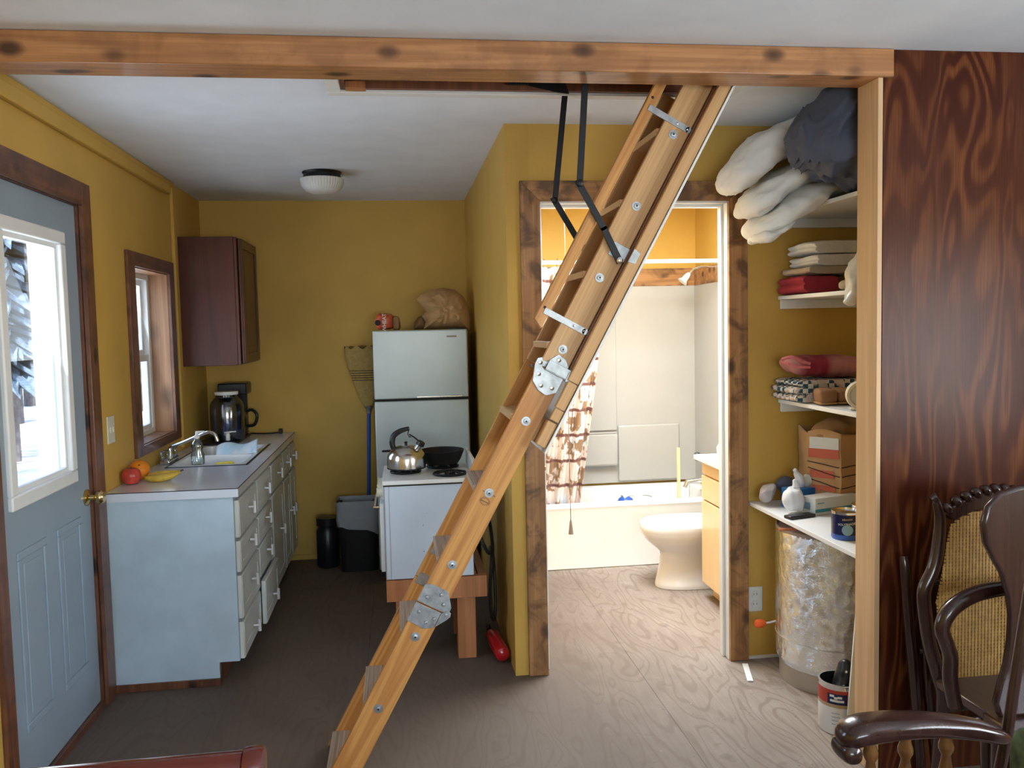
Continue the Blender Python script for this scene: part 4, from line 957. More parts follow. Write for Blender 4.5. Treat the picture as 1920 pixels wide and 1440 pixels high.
# dark jug on the floor
DJ = thing('dark_jug', 'dark lidded jug on the floor left of the bin', 'jug', (-.505, 5.70, 0))
MB().lathe([(.001, 0), (.068, 0), (.074, .01), (.074, .24), (.058, .27), (.052, .28)], (-.505, 5.70, .001), 30).build('jug_body', 'black', DJ)
MB().lathe([(.072, 0), (.072, .05), (.001, .055)], (-.505, 5.70, .279), 30).build('lid', 'black', DJ)
# extinguisher lying between stand and partition
EX = thing('fire_extinguisher', 'small red fire extinguisher lying on the floor by the partition', 'extinguisher', (.43, 3.95, 0))
exr = .036
MB().lathe([(.001, 0), (.018, .003), (.033, .014), (exr, .03), (exr, .21), (.03, .232), (.014, .25), (.013, .262)], (0, 0, 0), 28, T=TR((.437, 3.83, exr+.006), -PI/2+.10, 0, .13)).build('cylinder', 'redpaint', EX)
MB().lathe([(exr+.0006, .10), (exr+.0006, .16)], (0, 0, 0), 28, cap=False, a0=.6, a1=2.6, T=TR((.437, 3.83, exr+.006), -PI/2+.10, 0, .13)).build('label', 'yellowlabel', EX)
MB().box(-.012, .012, -.02, .012, .262, .30, T=TR((.437, 3.83, exr+.006), -PI/2+.10, 0, .13)).tube([(0, -.018, .28), (0, -.035, .25), (0, -.035, .20)], .004, 8, T=TR((.437, 3.83, exr+.006), -PI/2+.10, 0, .13)).build('valve', 'black', EX)
# heavy range cord behind the stove
RC = thing('range_cord', 'thick black cord looping down beside the stove stand', 'cord', (.41, 4.1, 0))
MB().tube([(.40, 4.30, .80), (.415, 4.2, .66), (.42, 4.05, .52), (.405, 3.96, .45), (.395, 3.955, .33), (.40, 3.98, .20), (.42, 4.05, .14), (.435, 4.1, .22), (.435, 4.15, .38), (.415, 4.05, .50), (.39, 3.93, .50), (.36, 3.89, .56), (.345, 3.92, .60)], .0085, 8, sm=4).build('cord', 'rubber', RC)

# ================================================================== BATHROOM
TB = thing('bathtub', 'white fibreglass bathtub with plain front apron across the bathroom', 'bathtub', (1.37, 5.6, 0))
YT = 5.28
MB().prism([(YT, .001), (YT+.03, .001), (YT+.03, .36), (5.40, .385), (5.40, .405), (YT-.006, .415), (YT-.012, .400), (YT-.004, .375)], 'x', .585, 2.145).build('apron', 'tubwhite', TB, bevel=.006)
t_ = MB().box(.585, 2.145, YT+.03, 5.99, .06, .10).box(.585, .68, 5.39, 5.99, .10, .402).box(2.06, 2.145, 5.39, 5.99, .10, .402).box(.68, 2.06, 5.90, 5.99, .10, .402)
t_.build('basin', 'tubwhite', TB, bevel=.015, seg=3)
SR = thing('shower_surround', 'glossy cream shower surround panels with moulded ledges above the tub', 'surround', (1.37, 5.98, .40))
MB().box(.585, 2.145, 5.965, 5.978, .418, 1.83).box(2.125, 2.148, 5.29, 5.965, .418, 1.83).box(.583, .60, 5.29, 5.965, .418, 1.83).build('wall_panel', 'surround', SR, bevel=.004)
MB().box(.60, 1.535, 5.905, 5.965, .55, .79).build('moulded_ledge', 'surround', SR, bevel=.018, seg=3)
MB().box(1.545, 2.0, 5.945, 5.965, .43, .835).build('moulded_ledge', 'surround', SR, bevel=.016, seg=3)
MB().box(.60, 1.54, 5.950, 5.966, .80, 1.80).build('moulded_panel', 'surround', SR, bevel=.010, seg=3)
MB().box(1.28, 1.52, 5.902, 5.907, .785, .795).build('soap_rail', 'surround', SR, bevel=.002)
tag(MB().cyl((.582, 5.30, 1.955), (2.148, 5.30, 1.955), .0135, n=18).cyl((.582, 5.30, 1.955), (.60, 5.30, 1.955), .03, n=18).cyl((2.13, 5.30, 1.955), (2.148, 5.30, 1.955), .03, n=18).cyl((1.13, 5.30, 1.955), (1.15, 5.30, 1.955), .017, n=18).build('curtain_rod', 'whitegloss'), 'white shower curtain rod across the bathroom', 'rod')
def cu(u, v):
    z = 1.93-1.66*v
    xr = 1.285-.035*v-.17*max(0, v-.33)**1.1*1.1
    xl = .70; s_ = u
    x = xl+(xr-xl)*s_
    y = 5.325+.125*v+.022*math.sin(u*34+v*1.0)*(.6+.4*v)+.012*math.sin(u*71+2)
    return (x, y, z)
CT = thing('shower_curtain', 'shower curtain with brown cabin and wildlife print gathered at the tub left end', 'curtain', (.95, 5.34, .27))
o = MB().grid(cu, 150, 60).build('curtain_cloth', 'curtain', CT); md = o.modifiers.new('t', 'SOLIDIFY'); md.thickness = .0015
for k in range(8):
    MB().tube([(.66+.085*k, 5.30+.021*math.cos(a_), 1.952+.026*math.sin(a_)) for a_ in [2*PI*q/14 for q in range(14)]], .002, 6, closed=True).build('curtain_ring', 'chrome', CT)
# printed animals and cabin on the curtain, lying on its surface
def on_curtain(poly, ux, vz, s, name='printed_motif'):
    import itertools
    vs = []
    for (px, pz) in poly:
        u = (ux+px*s-.63)/(1.2-.63); v = (1.93-(vz+pz*s))/1.66; p = cu(u, v); vs.append(p)
    return vs
deer = [(-.5, -1), (-.42, -.3), (-.5, .1), (-.2, .25), (.05, .2), (.12, .55), (.02, .85), (.0, 1.0), (.05, .98), (.10, .82), (.15, .85), (.16, 1.05), (.2, .85), (.26, .62), (.42, .55), (.40, .46), (.26, .44), (.26, .1), (.30, -.1), (.28, -1), (.22, -1), (.2, -.3), (-.25, -.25), (-.35, -.5), (-.42, -1)]
cab = [(-.6, -.4), (-.6, .1), (-.75, .1), (-.35, .5), (-.1, .5), (-.1, .62), (.05, .62), (.05, .5), (.35, .5), (.7, .1), (.55, .1), (.55, -.4)]
def motif(poly, x, z, s):
    m = MB(); vs = []
    for (px, pz) in poly: vs.append((x+px*s, z+pz*s))
    # triangulate finely by using the polygon as an extruded prism just in front of the folds
    m.prism(vs, 'y', 5.2935, 5.2945); o = m.build('printed_motif', 'brownbagdark', CT, smooth=False); return o
# vanity
VN = thing('vanity_cabinet', 'honey wood bathroom vanity with white top beside the toilet', 'vanity', (1.9, 4.22, 0))
MB().box(1.695, 2.14, 3.86, 4.60, .085, .783).box(1.74, 2.14, 3.86, 4.60, .001, .085).build('carcass', 'vanity', VN, smooth=False)
MB().box(1.677, 1.694, 3.86, 4.60, .712, .782).build('false_front', 'vanity', VN, bevel=.002)
MB().box(1.672, 1.694, 3.87, 4.595, .572, .703).build('drawer', 'vanity', VN, bevel=.003)
MB().box(1.672, 1.694, 4.24, 4.595, .09, .563).build('door', 'vanity', VN, bevel=.003)
MB().box(1.672, 1.694, 3.87, 4.23, .09, .563).build('door', 'vanity', VN, bevel=.003)
MB().box(1.645, 2.145, 3.84, 4.65, .784, .812).build('counter', 'tubwhite', VN, bevel=.006)
tag(MB().lathe([(.001, 0), (.030, 0), (.034, .04), (.020, .065), (.010, .085), (.001, .088)], (1.80, 4.60, .813), 20).build('soap_dispenser', 'whitegloss'), 'small white dispenser on the vanity top', 'dispenser')
# toilet
TL = thing('toilet', 'white toilet bowl with its seat removed between tub and vanity', 'toilet', (1.7, 4.84, 0))
secs = [(.002, 1.735, .262, .118), (.02, 1.735, .262, .118), (.05, 1.73, .250, .108), (.14, 1.73, .228, .098), (.21, 1.72, .215, .098), (.245, 1.69, .225, .125), (.28, 1.67, .245, .155), (.32, 1.655, .26, .176), (.36, 1.65, .262, .184), (.385, 1.65, .258, .184), (.392, 1.65, .245, .172), (.388, 1.65, .205, .135), (.36, 1.65, .20, .13), (.25, 1.66, .13, .09), (.20, 1.68, .05, .04)]
def tf(u, v):
    x_ = v*(len(secs)-1); i = min(int(x_), len(secs)-2); f = x_-i; a_ = [secs[i][k]*(1-f)+secs[i+1][k]*f for k in range(4)]
    t = 2*PI*u; c_, s_ = math.cos(t), math.sin(t); pw = .8 if c_ < 0 else .6
    return (a_[1]+a_[2]*math.copysign(abs(c_)**pw, c_), 4.84+a_[3]*math.copysign(abs(s_)**.85, s_), a_[0])
b_ = MB().grid(tf, 48, 43, wu=True); b_.build('bowl', 'porcelain', TL, ang=70)
MB().box(1.88, 2.14, 4.74, 4.94, .001, .38).build('base', 'porcelain', TL, bevel=.02, seg=3)
MB().box(1.93, 2.14, 4.62, 5.06, .38, .70).box(1.92, 2.145, 4.61, 5.07, .70, .73).build('tank', 'porcelain', TL, bevel=.012, seg=3)
# shower fittings
SH = thing('shower', 'white shower head on a chrome arm at the surround right end', 'shower', (2.1, 5.62, 1.9))
MB().lathe([(.028, 0), (.026, -.008), (.008, -.010)], (2.149, 5.62, 1.935), 20, 'x', cap=False).tube([(2.145, 5.62, 1.935), (2.06, 5.62, 1.945), (2.0, 5.62, 1.925), (1.965, 5.62, 1.89)], .009, 10).build('arm', 'chrome', SH)
MB().tube([(1.97, 5.62, 1.895), (1.955, 5.62, 1.878), (1.935, 5.62, 1.855), (1.92, 5.62, 1.838)], [.012, .020, .022, .036], 18).build('head', 'whitegloss', SH)
TF = thing('tub_faucet', 'chrome tub spout with clear round handles on the surround right end', 'faucet', (2.05, 5.62, .45))
MB().tube([(2.125, 5.62, .475), (2.02, 5.62, .475), (1.945, 5.62, .468), (1.925, 5.62, .43)], [.018, .018, .019, .015], 14).build('spout', 'chrome', TF)
for y in (5.50, 5.74):
    MB().cyl((2.125, y, .62), (2.08, y, .62), .012, n=12).build('handle_stem', 'chrome', TF)
    MB().lathe([(.001, 0), (.028, .004), (.034, .02), (.028, .036), (.001, .042)], (2.04, y, .62), 18, 'x', cap=False).build('handle', 'soap', TF)
tag(MB().box(-.011, .011, -.008, .008, 0, .60, T=TR((1.885, 5.62, .102), -.08, .02)).build('wooden_stick', 'vanity', bevel=.003), 'yellow wooden stick standing in the tub corner', 'stick')
tag(MB().lathe([(.001, .0), (.060, 0), (.062, .20), (.060, .245), (.046, .275), (.022, .290), (.001, .293)], (1.50, 5.60, .102), 26).build('blue_jug', 'blueplastic'), 'round blue-topped jug standing in the bathtub', 'jug')
o = tag(MB().grid(lambda u, v: (1.44+.19*u, 5.40+.10*v, .408+.022*math.sin(PI*u)*(1-v)+.006*math.sin(u*9+v*4)+.01), 16, 8).build('washcloth', 'towel'), 'white washcloth draped on the tub rim beside the blue jug', 'cloth')
md = o.modifiers.new('t', 'SOLIDIFY'); md.thickness = .012
PC = thing('pull_cord', 'light pull cord with grey tassel weight hanging inside the bathroom doorway', 'cord', (.85, 4.2, .5))
MB().cyl((.838, 4.2, .575), (.83, 4.2, 2.38), .0022, n=6).build('string', 'lidgrey', PC)
MB().lathe([(.003, .075), (.006, .06), (.012, .01), (.013, 0), (.001, 0)], (.838, 4.2, .503), 14).build('tassel_weight', 'lidgrey', PC)
MB().lathe([(.001, 0), (.05, 0), (.055, .05)], (.83, 4.2, 2.378), 20).build('switch_box', 'white', PC)

# ================================================================== CLOSET SHELVES
def shelf(name_lab, x0, zt, y0=2.79, cleat=True):
    T = thing('wall_shelf', name_lab, 'shelf', (1.95, 3.3, zt-.02), 'white shelves of the linen nook')
    MB().box(x0, 2.148, y0, 3.69, zt-.017, zt).build('board', 'white', T, bevel=.0015)
    if cleat:
        MB().box(x0+.01, 2.148, 3.672, 3.692, zt-.058, zt-.0175).build('cleat', 'white', T, bevel=.0015)
        MB().box(2.13, 2.148, 2.80, 3.672, zt-.058, zt-.0175).build('cleat', 'white', T, bevel=.0015)
    return T
Z4, Z3, Z2, Z1 = .738, 1.205, 1.672, 2.035
shelf('lowest white shelf over the foil-wrapped tank', 1.567, Z4, 2.72, False)
shelf('white shelf second from the bottom holding folded afghan and slippers', 1.709, Z3, 2.85)
shelf('white shelf third from the bottom holding towels', 1.709, Z2, 2.85)
shelf('topmost white shelf under pillows and duvet', 1.70, Z1, 2.80)
# pillows and duvet
def pill(name, path, rads, lab, cat, mat, group=None, **k):
    o = MB().sweep(path, rads, **k).build(name, mat, ang=60); return tag(o, lab, cat, group)
pill('pillow', [(1.365, 3.44, 2.10), (1.42, 3.44, 2.165), (1.52, 3.44, 2.262), (1.66, 3.44, 2.325), (1.80, 3.44, 2.345), (1.95, 3.44, 2.345)], [(.13, .035), (.20, .060), (.23, .072), (.23, .070), (.22, .065), (.2, .05)], 'topmost white pillow hanging off the top shelf', 'pillow', 'pillow', 'white pillows on the top shelf', nz=.014, ns=8, seed=1, m=60, n=48, rg=.014, rs=7)
pill('pillow', [(1.43, 3.43, 2.00), (1.48, 3.43, 2.045), (1.58, 3.43, 2.125), (1.72, 3.43, 2.185), (1.86, 3.43, 2.205), (1.98, 3.43, 2.20)], [(.13, .03), (.19, .045), (.22, .050), (.22, .048), (.2, .045), (.18, .04)], 'middle white pillow between the two others on the top shelf', 'pillow', 'pillow', 'white pillows on the top shelf', nz=.014, ns=8, seed=5, m=60, n=48, rg=.014, rs=7)
pill('pillow', [(1.455, 3.42, 1.925), (1.52, 3.42, 1.955), (1.62, 3.42, 2.025), (1.72, 3.42, 2.085), (1.84, 3.42, 2.105), (1.97, 3.42, 2.10)], [(.13, .035), (.19, .050), (.22, .050), (.21, .044), (.2, .045), (.18, .04)], 'lowest white pillow with its case end drooping over the top shelf edge', 'pillow', 'pillow', 'white pillows on the top shelf', nz=.014, ns=8, seed=11, m=60, n=48, rg=.014, rs=7)
tag(MB().sweep([(1.455, 3.36, 1.905), (1.49, 3.36, 1.900), (1.54, 3.36, 1.925), (1.60, 3.36, 1.965)], [(.09, .018), (.12, .022), (.13, .018), (.10, .008)], nz=.008, ns=14, seed=6, rg=.010, rs=12).build('pillowcase', 'pillow', ang=60), 'loose white pillowcase end drooping below the lowest pillow', 'pillowcase')
D_ = MB().sweep([(1.46, 3.0, 2.27), (1.52, 3.0, 2.25), (1.62, 3.0, 2.24), (1.75, 3.0, 2.235), (1.90, 3.0, 2.235), (2.05, 3.0, 2.23)], [(.12, .05), (.16, .11), (.18, .165), (.18, .18), (.18, .18), (.16, .17)], n=90, m=90, nz=.03, ns=6, seed=21, power=2.6, rg=.055, rs=6)
D_.v = [Vector((p.x, min(p.y, 3.20), min(max(p.z, 2.04), 2.425))) if p.x > 1.69 else Vector((p.x, min(p.y, 3.20), min(p.z, 2.425))) for p in D_.v]
tag(D_.build('duvet', 'duvet', ang=70), 'bundled slate blue duvet stuffed onto the top shelf', 'duvet')
# towels: folded, rounded fold toward the opening
def towel(x0, x1, y0, y1, z0, z1, mat, lab, layers=2, name='towel', group='folded towels on the second shelf from the top', seed=0):
    def fn(u, v):
        t = 2*PI*u; c_, s_ = math.cos(t), math.sin(t)
        c_ = math.copysign(abs(c_)**.35, c_); s_ = math.copysign(abs(s_)**.45, s_)
        z = (z0+z1)/2+(z1-z0)/2*s_; x = (x0+x1)/2+(x1-x0)/2*c_
        ph = (z-z0)/(z1-z0)*layers; dent = .014*(1-abs(math.sin(PI*ph))**.5)
        y = y0+(y1-y0)*v
        if c_ < 0: x += dent*c_**2
        k = 1-.10*max(0, 1-v*9)**2; x = (x0+x1)/2+(x-(x0+x1)/2)*(.5+.5*k); z = (z0+z1)/2+(z-(z0+z1)/2)*k
        x += noise.noise(Vector((x*9, y*12, z*20+seed)))*.008; z += noise.noise(Vector((x*8, y*8, seed+z*3)))*.006
        return (x, y+(dent*.6 if v < .02 else 0), z)
    m = MB().grid(fn, 72, 14, wu=True); m.f += [tuple(i*14 for i in range(72))[::-1], tuple(i*14+13 for i in range(72))]
    return tag(m.build(name, mat, ang=60), lab, 'towel', group)
z = Z2+.004
towel(1.695, 1.86, 3.42, 3.66, z, z+.075, 'redtowel', 'crimson folded towel at the bottom left of the towel shelf', 2, seed=2)
towel(1.715, 2.02, 3.42, 3.66, z+.078, z+.112, 'tantowel', 'beige folded towel lying on the crimson towel', 1, seed=3)
towel(1.75, 2.10, 3.42, 3.66, z+.114, z+.165, 'towel', 'white folded towel under the topmost white towel', 2, seed=4)
towel(1.74, 2.10, 3.42, 3.66, z+.167, z+.222, 'towel', 'topmost white folded towel with a thick rolled fold', 2, seed=7)
pill('tan_cloth', [(1.75, 3.20, Z2+.024), (1.83, 3.20, Z2+.028), (1.93, 3.20, Z2+.024)], [(.05, .020)]*3, 'rolled tan cloth at the shelf front below the pink cloth', 'cloth', 'tantowel', nz=.006, seed=4)
pill('pink_cloth', [(1.78, 3.19, Z2+.075), (1.85, 3.19, Z2+.078), (1.94, 3.19, Z2+.075)], [(.05, .028)]*3, 'small pink patterned cloth on top of the tan cloth', 'cloth', 'pinkcloth', nz=.012, seed=6)
PB = MB().sweep([(1.685, 3.04, 1.612), (1.70, 3.04, 1.66), (1.73, 3.04, 1.73), (1.79, 3.04, 1.79), (1.88, 3.04, 1.80), (1.95, 3.04, 1.77)], [(.035, .03), (.04, .03), (.05, .04), (.07, .07), (.09, .08), (.07, .08)], n=36, m=44, nz=.022, ns=14, seed=31)
tag(PB.build('plastic_bag', 'plasticbag', ang=60), 'white plastic bag sagging over the towel shelf front', 'bag')
# third shelf
z = Z3+.004
def afg(zl, zh, x0, x1, seed, lab):
    return towel(x0, x1, 3.17, 3.45, zl, zh, 'afghan', lab, 1, 'afghan', 'crocheted afghan folds', seed)
af = thing('folded_afghan', 'folded crocheted afghan in white, blue and pink check', 'blanket', (1.8, 3.3, z))
for a_, b2, x0 in ((z, z+.034, 1.675), (z+.034, z+.066, 1.67), (z+.066, z+.094, 1.685)):
    def fn(u, v, a_=a_, b2=b2, x0=x0):
        t = 2*PI*u; c_, s_ = math.cos(t), math.sin(t); c_ = math.copysign(abs(c_)**.4, c_); s_ = math.copysign(abs(s_)**.6, s_)
        x = (x0+2.08)/2+(2.08-x0)/2*c_; zz = (a_+b2)/2+(b2-a_)/2*s_; y = 3.44+.23*v
        w_ = .006*math.sin(x*160)*math.cos(y*130); return (x-(.006*math.sin(y*150) if c_ < -.5 else 0), y, zz+w_*.5)
    m = MB().grid(fn, 110, 30, wu=True); m.f += [tuple(i*30 for i in range(110))[::-1], tuple(i*30+29 for i in range(110))]
    m.build('fold', 'afghan', af, ang=60)
pill('fleece_throw', [(1.665, 3.55, z+.178), (1.72, 3.55, z+.155), (1.80, 3.55, z+.150), (1.94, 3.55, z+.152), (2.06, 3.55, z+.145)], [(.06, .014), (.08, .034), (.10, .044), (.10, .046), (.09, .03)], 'crimson striped fleece throw rolled on top of the afghan', 'blanket', 'fleece', nz=.012, ns=9, seed=8, m=40)
ft = [o_ for o_ in COL.objects if o_.name.startswith('fleece_throw')][0]
MB().tube([(1.64, 3.50, z+.185), (1.67, 3.47, z+.196), (1.71, 3.46, z+.176), (1.745, 3.455, z+.165)], .007, 8, sm=3).tube([(1.64, 3.50, z+.175), (1.665, 3.47, z+.160), (1.70, 3.46, z+.152), (1.745, 3.455, z+.150)], .006, 8, sm=3).build('pale_hem', 'pinkcloth', ft)
for k, (x0, x1) in enumerate(((1.725, 1.79), (1.800, 1.91))):
    SHO = thing('slipper', ('left' if k == 0 else 'right')+' brown suede slipper, '+('the narrower seen' if k == 0 else 'the wider seen')+' in front of the afghan', 'shoe', (x0, 3.1, z), 'brown slippers')
    SHO['label'] = ['narrow-looking brown slipper directly beside the afghan checks', 'wide-looking brown slipper between the other slipper and the clock'][k]
    MB().sweep([(x0, 3.365, z+.034), ((x0+x1)/2, 3.36, z+.036), (x1, 3.365, z+.034)], [(.055, .030)]*3, nz=.004, power=4).build('upper', 'shoe', SHO)
    MB().sweep([(x0, 3.365, z+.006), ((x0+x1)/2, 3.36, z+.006), (x1, 3.365, z+.006)], [(.057, .006)]*3, nz=.001, power=5).build('sole', 'brownbagdark', SHO)
CK = thing('clock', 'small round alarm clock with dark hands at the shelf front', 'clock', (1.80, 2.97, z))
T = TR((1.775, 3.10, z+.056), PI/2, 0, -.40)
MB().lathe([(.040, .012), (.044, .020), (.053, .020), (.055, .010), (.055, -.03), (.001, -.035)], (0, 0, 0), 34, T=T).build('case', 'cream', CK)
MB().lathe([(.001, .0121), (.043, .012), (.043, .010), (.001, .010)], (0, 0, 0), 34, T=T).build('dial', 'clockface', CK)
MB().box(-.002, .002, 0, .024, .013, .015, T=T).box(0, .030, -.0015, .0015, .013, .015, T=T).build('hand', 'black', CK)
MB().box(-.04, .04, -.056, -.05, -.02, .015, T=T).build('foot', 'cream', CK, bevel=.002)
# lowest shelf
z = Z4+.001
BG = thing('grocery_bag', 'open brown paper grocery bag with faded red print and black lines', 'bag', (1.88, 3.52, z))
def pbf(u, v):
    c4 = [(1.775, 3.53), (1.868, 3.42), (2.10, 3.50), (2.10, 3.67), (1.80, 3.67)]
    n = len(c4); q = u*n; i = int(q) % n; f = q-int(q); a_, b2 = Vector(c4[i]), Vector(c4[(i+1) % n]); p = a_.lerp(b2, f)
    cc = Vector((1.94, 3.53)); k = 1+.02*math.sin(u*20+v*3)*v+.02*v
    p = cc+(p-cc)*k
    return (p.x+.006*noise.noise(Vector((p.x*20, v*9, 0))), p.y+.006*noise.noise(Vector((p.x*20, v*9, 5))), z+.335*v+(.012*math.sin(u*17) if v > .98 else 0))
o = MB().grid(pbf, 80, 20, wu=True).build('paper', 'brownbag', BG, ang=30); md = o.modifiers.new('t', 'SOLIDIFY'); md.thickness = .0015
MB().box(1.85, 2.07, 3.53, 3.64, z+.001, z+.29).build('dark_contents', 'darkgap', BG, smooth=False)
MB().sweep([(1.80, 3.54, z+.30), (1.90, 3.54, z+.34), (2.05, 3.54, z+.33)], [(.06, .03), (.08, .05), (.07, .04)], nz=.02, seed=2).build('crumpled_contents', 'brownbagdark', BG)
def strip(u0, u1, v0, v1, mat, name, off=.003):
    m = MB()
    def fn(a_, b2):
        u = u0+(u1-u0)*a_; v = v0+(v1-v0)*b2; p = Vector(pbf(u, min(v, .97))); cc = Vector((1.94, 3.53, p.z)); d = (p-cc); d.z = 0; d.normalize(); return p+d*off
    m.grid(fn, 10, 4); return m.build(name, mat, BG, smooth=False)
strip(.015, .19, .78, .93, 'tissuebox', 'printed_block'); strip(.01, .19, .66, .78, 'redprint', 'printed_block', .0032)
strip(.015, .16, .40, .50, 'redprint', 'printed_block'); strip(.03, .17, .23, .30, 'redprint', 'printed_block')
for va, vb in ((.60, .54), (.52, .42), (.38, .27)):
    m = MB()
    m.grid(lambda a_, b2: (lambda p, d: p+d*.0036)(*(lambda u, v: (Vector(pbf(u, v)), (Vector(pbf(u, v))-Vector((1.94, 3.53, pbf(u, v)[2]))).normalized()))(.005+.38*a_, va+(vb-va)*min(1, a_*2)+(.05*max(0, a_-.5)*2)+.012*b2)), 16, 2)
    m.build('printed_line', 'darkgap', BG, smooth=False)
TI = thing('tissue_box', 'white tissue box with teal band beside the dark varnish can', 'box', (1.8, 3.4, z))
T = TR((1.714, 3.345, z), 0, 0, math.radians(17))
MB().box(0, .235, 0, .082, 0, .072, T=T).build('carton', 'tissuebox', TI, bevel=.002)
MB().box(-.0004, .2355, -.0006, .0, .012, .026, T=T).box(.0, .235, -.0005, 0, .012, .014, T=T).build('teal_band', 'teal', TI, smooth=False)
MB().box(.012, .05, -.0008, .0, .048, .053, T=T).box(-.0008, 0, .03, .085, .02, .05, T=T).build('small_print', 'lightblue', TI, smooth=False)
BB = thing('blue_tissue_box', 'blue tissue box behind the white one with white tissue sticking up', 'box', (1.75, 3.55, z))
MB().box(0, .12, 0, .085, 0, .088, T=TR((1.685, 3.47, z), 0, 0, .30)).build('carton', 'bluecard', BB, bevel=.003)
MB().sweep([(1.745, 3.54, z+.08), (1.735, 3.53, z+.11), (1.72, 3.52, z+.15), (1.705, 3.52, z+.17)], [(.02, .018), (.022, .018), (.018, .012), (.008, .005)], nz=.010, ns=20, seed=4).build('tissue', 'paperwhite', BB)
MB().sweep([(1.765, 3.54, z+.08), (1.77, 3.53, z+.11), (1.765, 3.52, z+.145)], [(.018, .014), (.022, .016), (.012, .008)], nz=.010, ns=20, seed=7).build('tissue', 'tissuebox', BB)
cp = MB().sweep([(1.605, 3.43, z+.058), (1.635, 3.42, z+.060), (1.67, 3.42, z+.062), (1.695, 3.42, z+.062)], [(.025, .028), (.05, .050), (.052, .052), (.03, .032)], n=30, m=30, nz=.016, ns=16, seed=12, power=2.2)
cp.sweep([(1.665, 3.42, z+.10), (1.662, 3.42, z+.125), (1.655, 3.42, z+.145)], [(.02, .02), (.012, .012), (.006, .006)], nz=.004)
cp.v = [Vector((p.x, p.y, max(p.z, z+.001))) for p in cp.v]
tag(cp.build('wrapped_bundle', 'paperwhite', ang=50), 'ball-shaped bundle in white plastic at the shelf front', 'bag')
cp = MB().sweep([(1.585, 3.60, z+.02), (1.605, 3.595, z+.045), (1.63, 3.59, z+.075), (1.65, 3.585, z+.09)], [(.03, .018), (.04, .035), (.04, .028), (.02, .012)], n=22, m=20, nz=.016, ns=18, seed=17)
cp.v = [Vector((p.x, p.y, max(p.z, z+.001))) for p in cp.v]
tag(cp.build('crumpled_paper', 'greypaper', ang=30), 'crumpled grey paper at the back corner of the lowest shelf', 'paper')
tag(MB().sweep([(1.70, 3.635, z+.045), (1.725, 3.635, z+.065), (1.75, 3.64, z+.05)], [(.03, .04), (.035, .055), (.03, .045)], nz=.012, seed=3).build('dark_pouch', 'duvet'), 'dark green-black pouch behind the tissues', 'pouch')
tag(MB().box(-.065, .065, -.022, .022, 0, .013, T=TR((1.640, 3.335, z), 0, 0, .25)).build('flat_case', 'black', bevel=.003), 'flat black case lying in front of the white bundle', 'case')
def can(name, lab, cx, cy, z0, r_, h, mats, group=None, face=0.0):
    T = thing(name, lab, 'can', (cx, cy, z0), group)
    MB().lathe([(.001, 0), (r_*.97, 0), (r_, .004), (r_, h*.18)], (cx, cy, z0), 40, cap=False).build('lower_band', mats[1], T)
    MB().lathe([(r_, h*.18), (r_, h*.90)], (cx, cy, z0), 40, cap=False).build('body', mats[0], T)
    MB().lathe([(r_, h*.90), (r_, h-.006), (r_*1.02, h-.004), (r_*1.02, h), (r_*.93, h), (r_*.90, h-.006), (.001, h-.006)], (cx, cy, z0), 40, cap=False).build('lid_rim', 'chrome', T)
    return T
a1 = can('varnish_can', 'dark navy varnish can with pale blue disc on the lowest shelf', 1.652, 2.985, Z4+.001, .053, .105, ('navy', 'bluecan'))
fa = math.atan2(-2.985, -1.652)+.10    # lettering faces the doorway
cT = lambda ang, zz, tilt=0: Matrix.Translation((1.652, 2.985, 0)) @ Matrix.Rotation(ang, 4, 'Z') @ Matrix.Translation((.0532, 0, zz)) @ Matrix.Rotation(PI/2, 4, 'Z') @ Matrix.Rotation(PI/2, 4, 'X') @ Matrix.Rotation(tilt, 4, 'Z')
lettering('POLYSHADES', .0115, 'clockface', a1, cT(fa, Z4+.062, .12), bend=.0532)
lettering('Minwax', .012, 'tan', a1, cT(fa, Z4+.080, .12), bend=.0532)
MB().grid(lambda u, v: cT(fa+.0, Z4+.040) @ Vector((.0535*math.sin(.38*v*math.cos(2*PI*u)), .020*v*math.sin(2*PI*u), .0008-.0535*(1-math.cos(.38*v*math.cos(2*PI*u))))), 28, 5, wu=True).build('label_disc', 'lightblue', a1)
a2 = can('varnish_can', 'second dark varnish can half hidden behind the post', 1.770, 3.05, Z4+.001, .053, .108, ('navy', 'redlabel'))
# water tank
TK = thing('water_heater', 'foil-insulated water tank standing in the nook under the lowest shelf', 'tank', (1.845, 3.43, 0))
CX, CY = 1.850, 3.432
MB().lathe([(.001, 0), (.232, 0), (.232, .105), (.001, .105)], (CX, CY, .001), 60).build('base_skirt', 'galv', TK)
def fo(u, v):
    a_ = 2*PI*u; z_ = .085+.575*v; r_ = .247+.004*noise.noise(Vector((math.cos(a_)*5, math.sin(a_)*5, z_*9)))+.003*noise.noise(Vector((math.cos(a_)*16, math.sin(a_)*16, z_*24)))
    if v < .02: r_ -= .006
    return (CX+r_*math.cos(a_), CY+r_*math.sin(a_), z_)
MB().grid(fo, 200, 70, wu=True).build('foil_wrap', 'foil', TK, ang=80)
MB().tube([(CX+.249*math.cos(2*PI*k/60), CY+.249*math.sin(2*PI*k/60), .200) for k in range(60)], .0018, 6, closed=True).build('strap_wire', 'galv', TK)
MB().lathe([(.001, .675), (.225, .672), (.236, .668), (.243, .675), (.247, .672), (.247, .655), (.240, .650)], (CX, CY, 0), 60, cap=False).build('lid', 'lidgrey', TK)
MB().tube([(1.545, 3.33, .694), (1.60, 3.32, .694), (1.66, 3.35, .692), (1.73, 3.36, .694)], .0065, 10).tube([(1.655, 3.36, .689), (1.70, 3.30, .689), (1.78, 3.26, .689), (1.86, 3.25, .689)], .008, 10).build('copper_pipe', 'copper', TK)
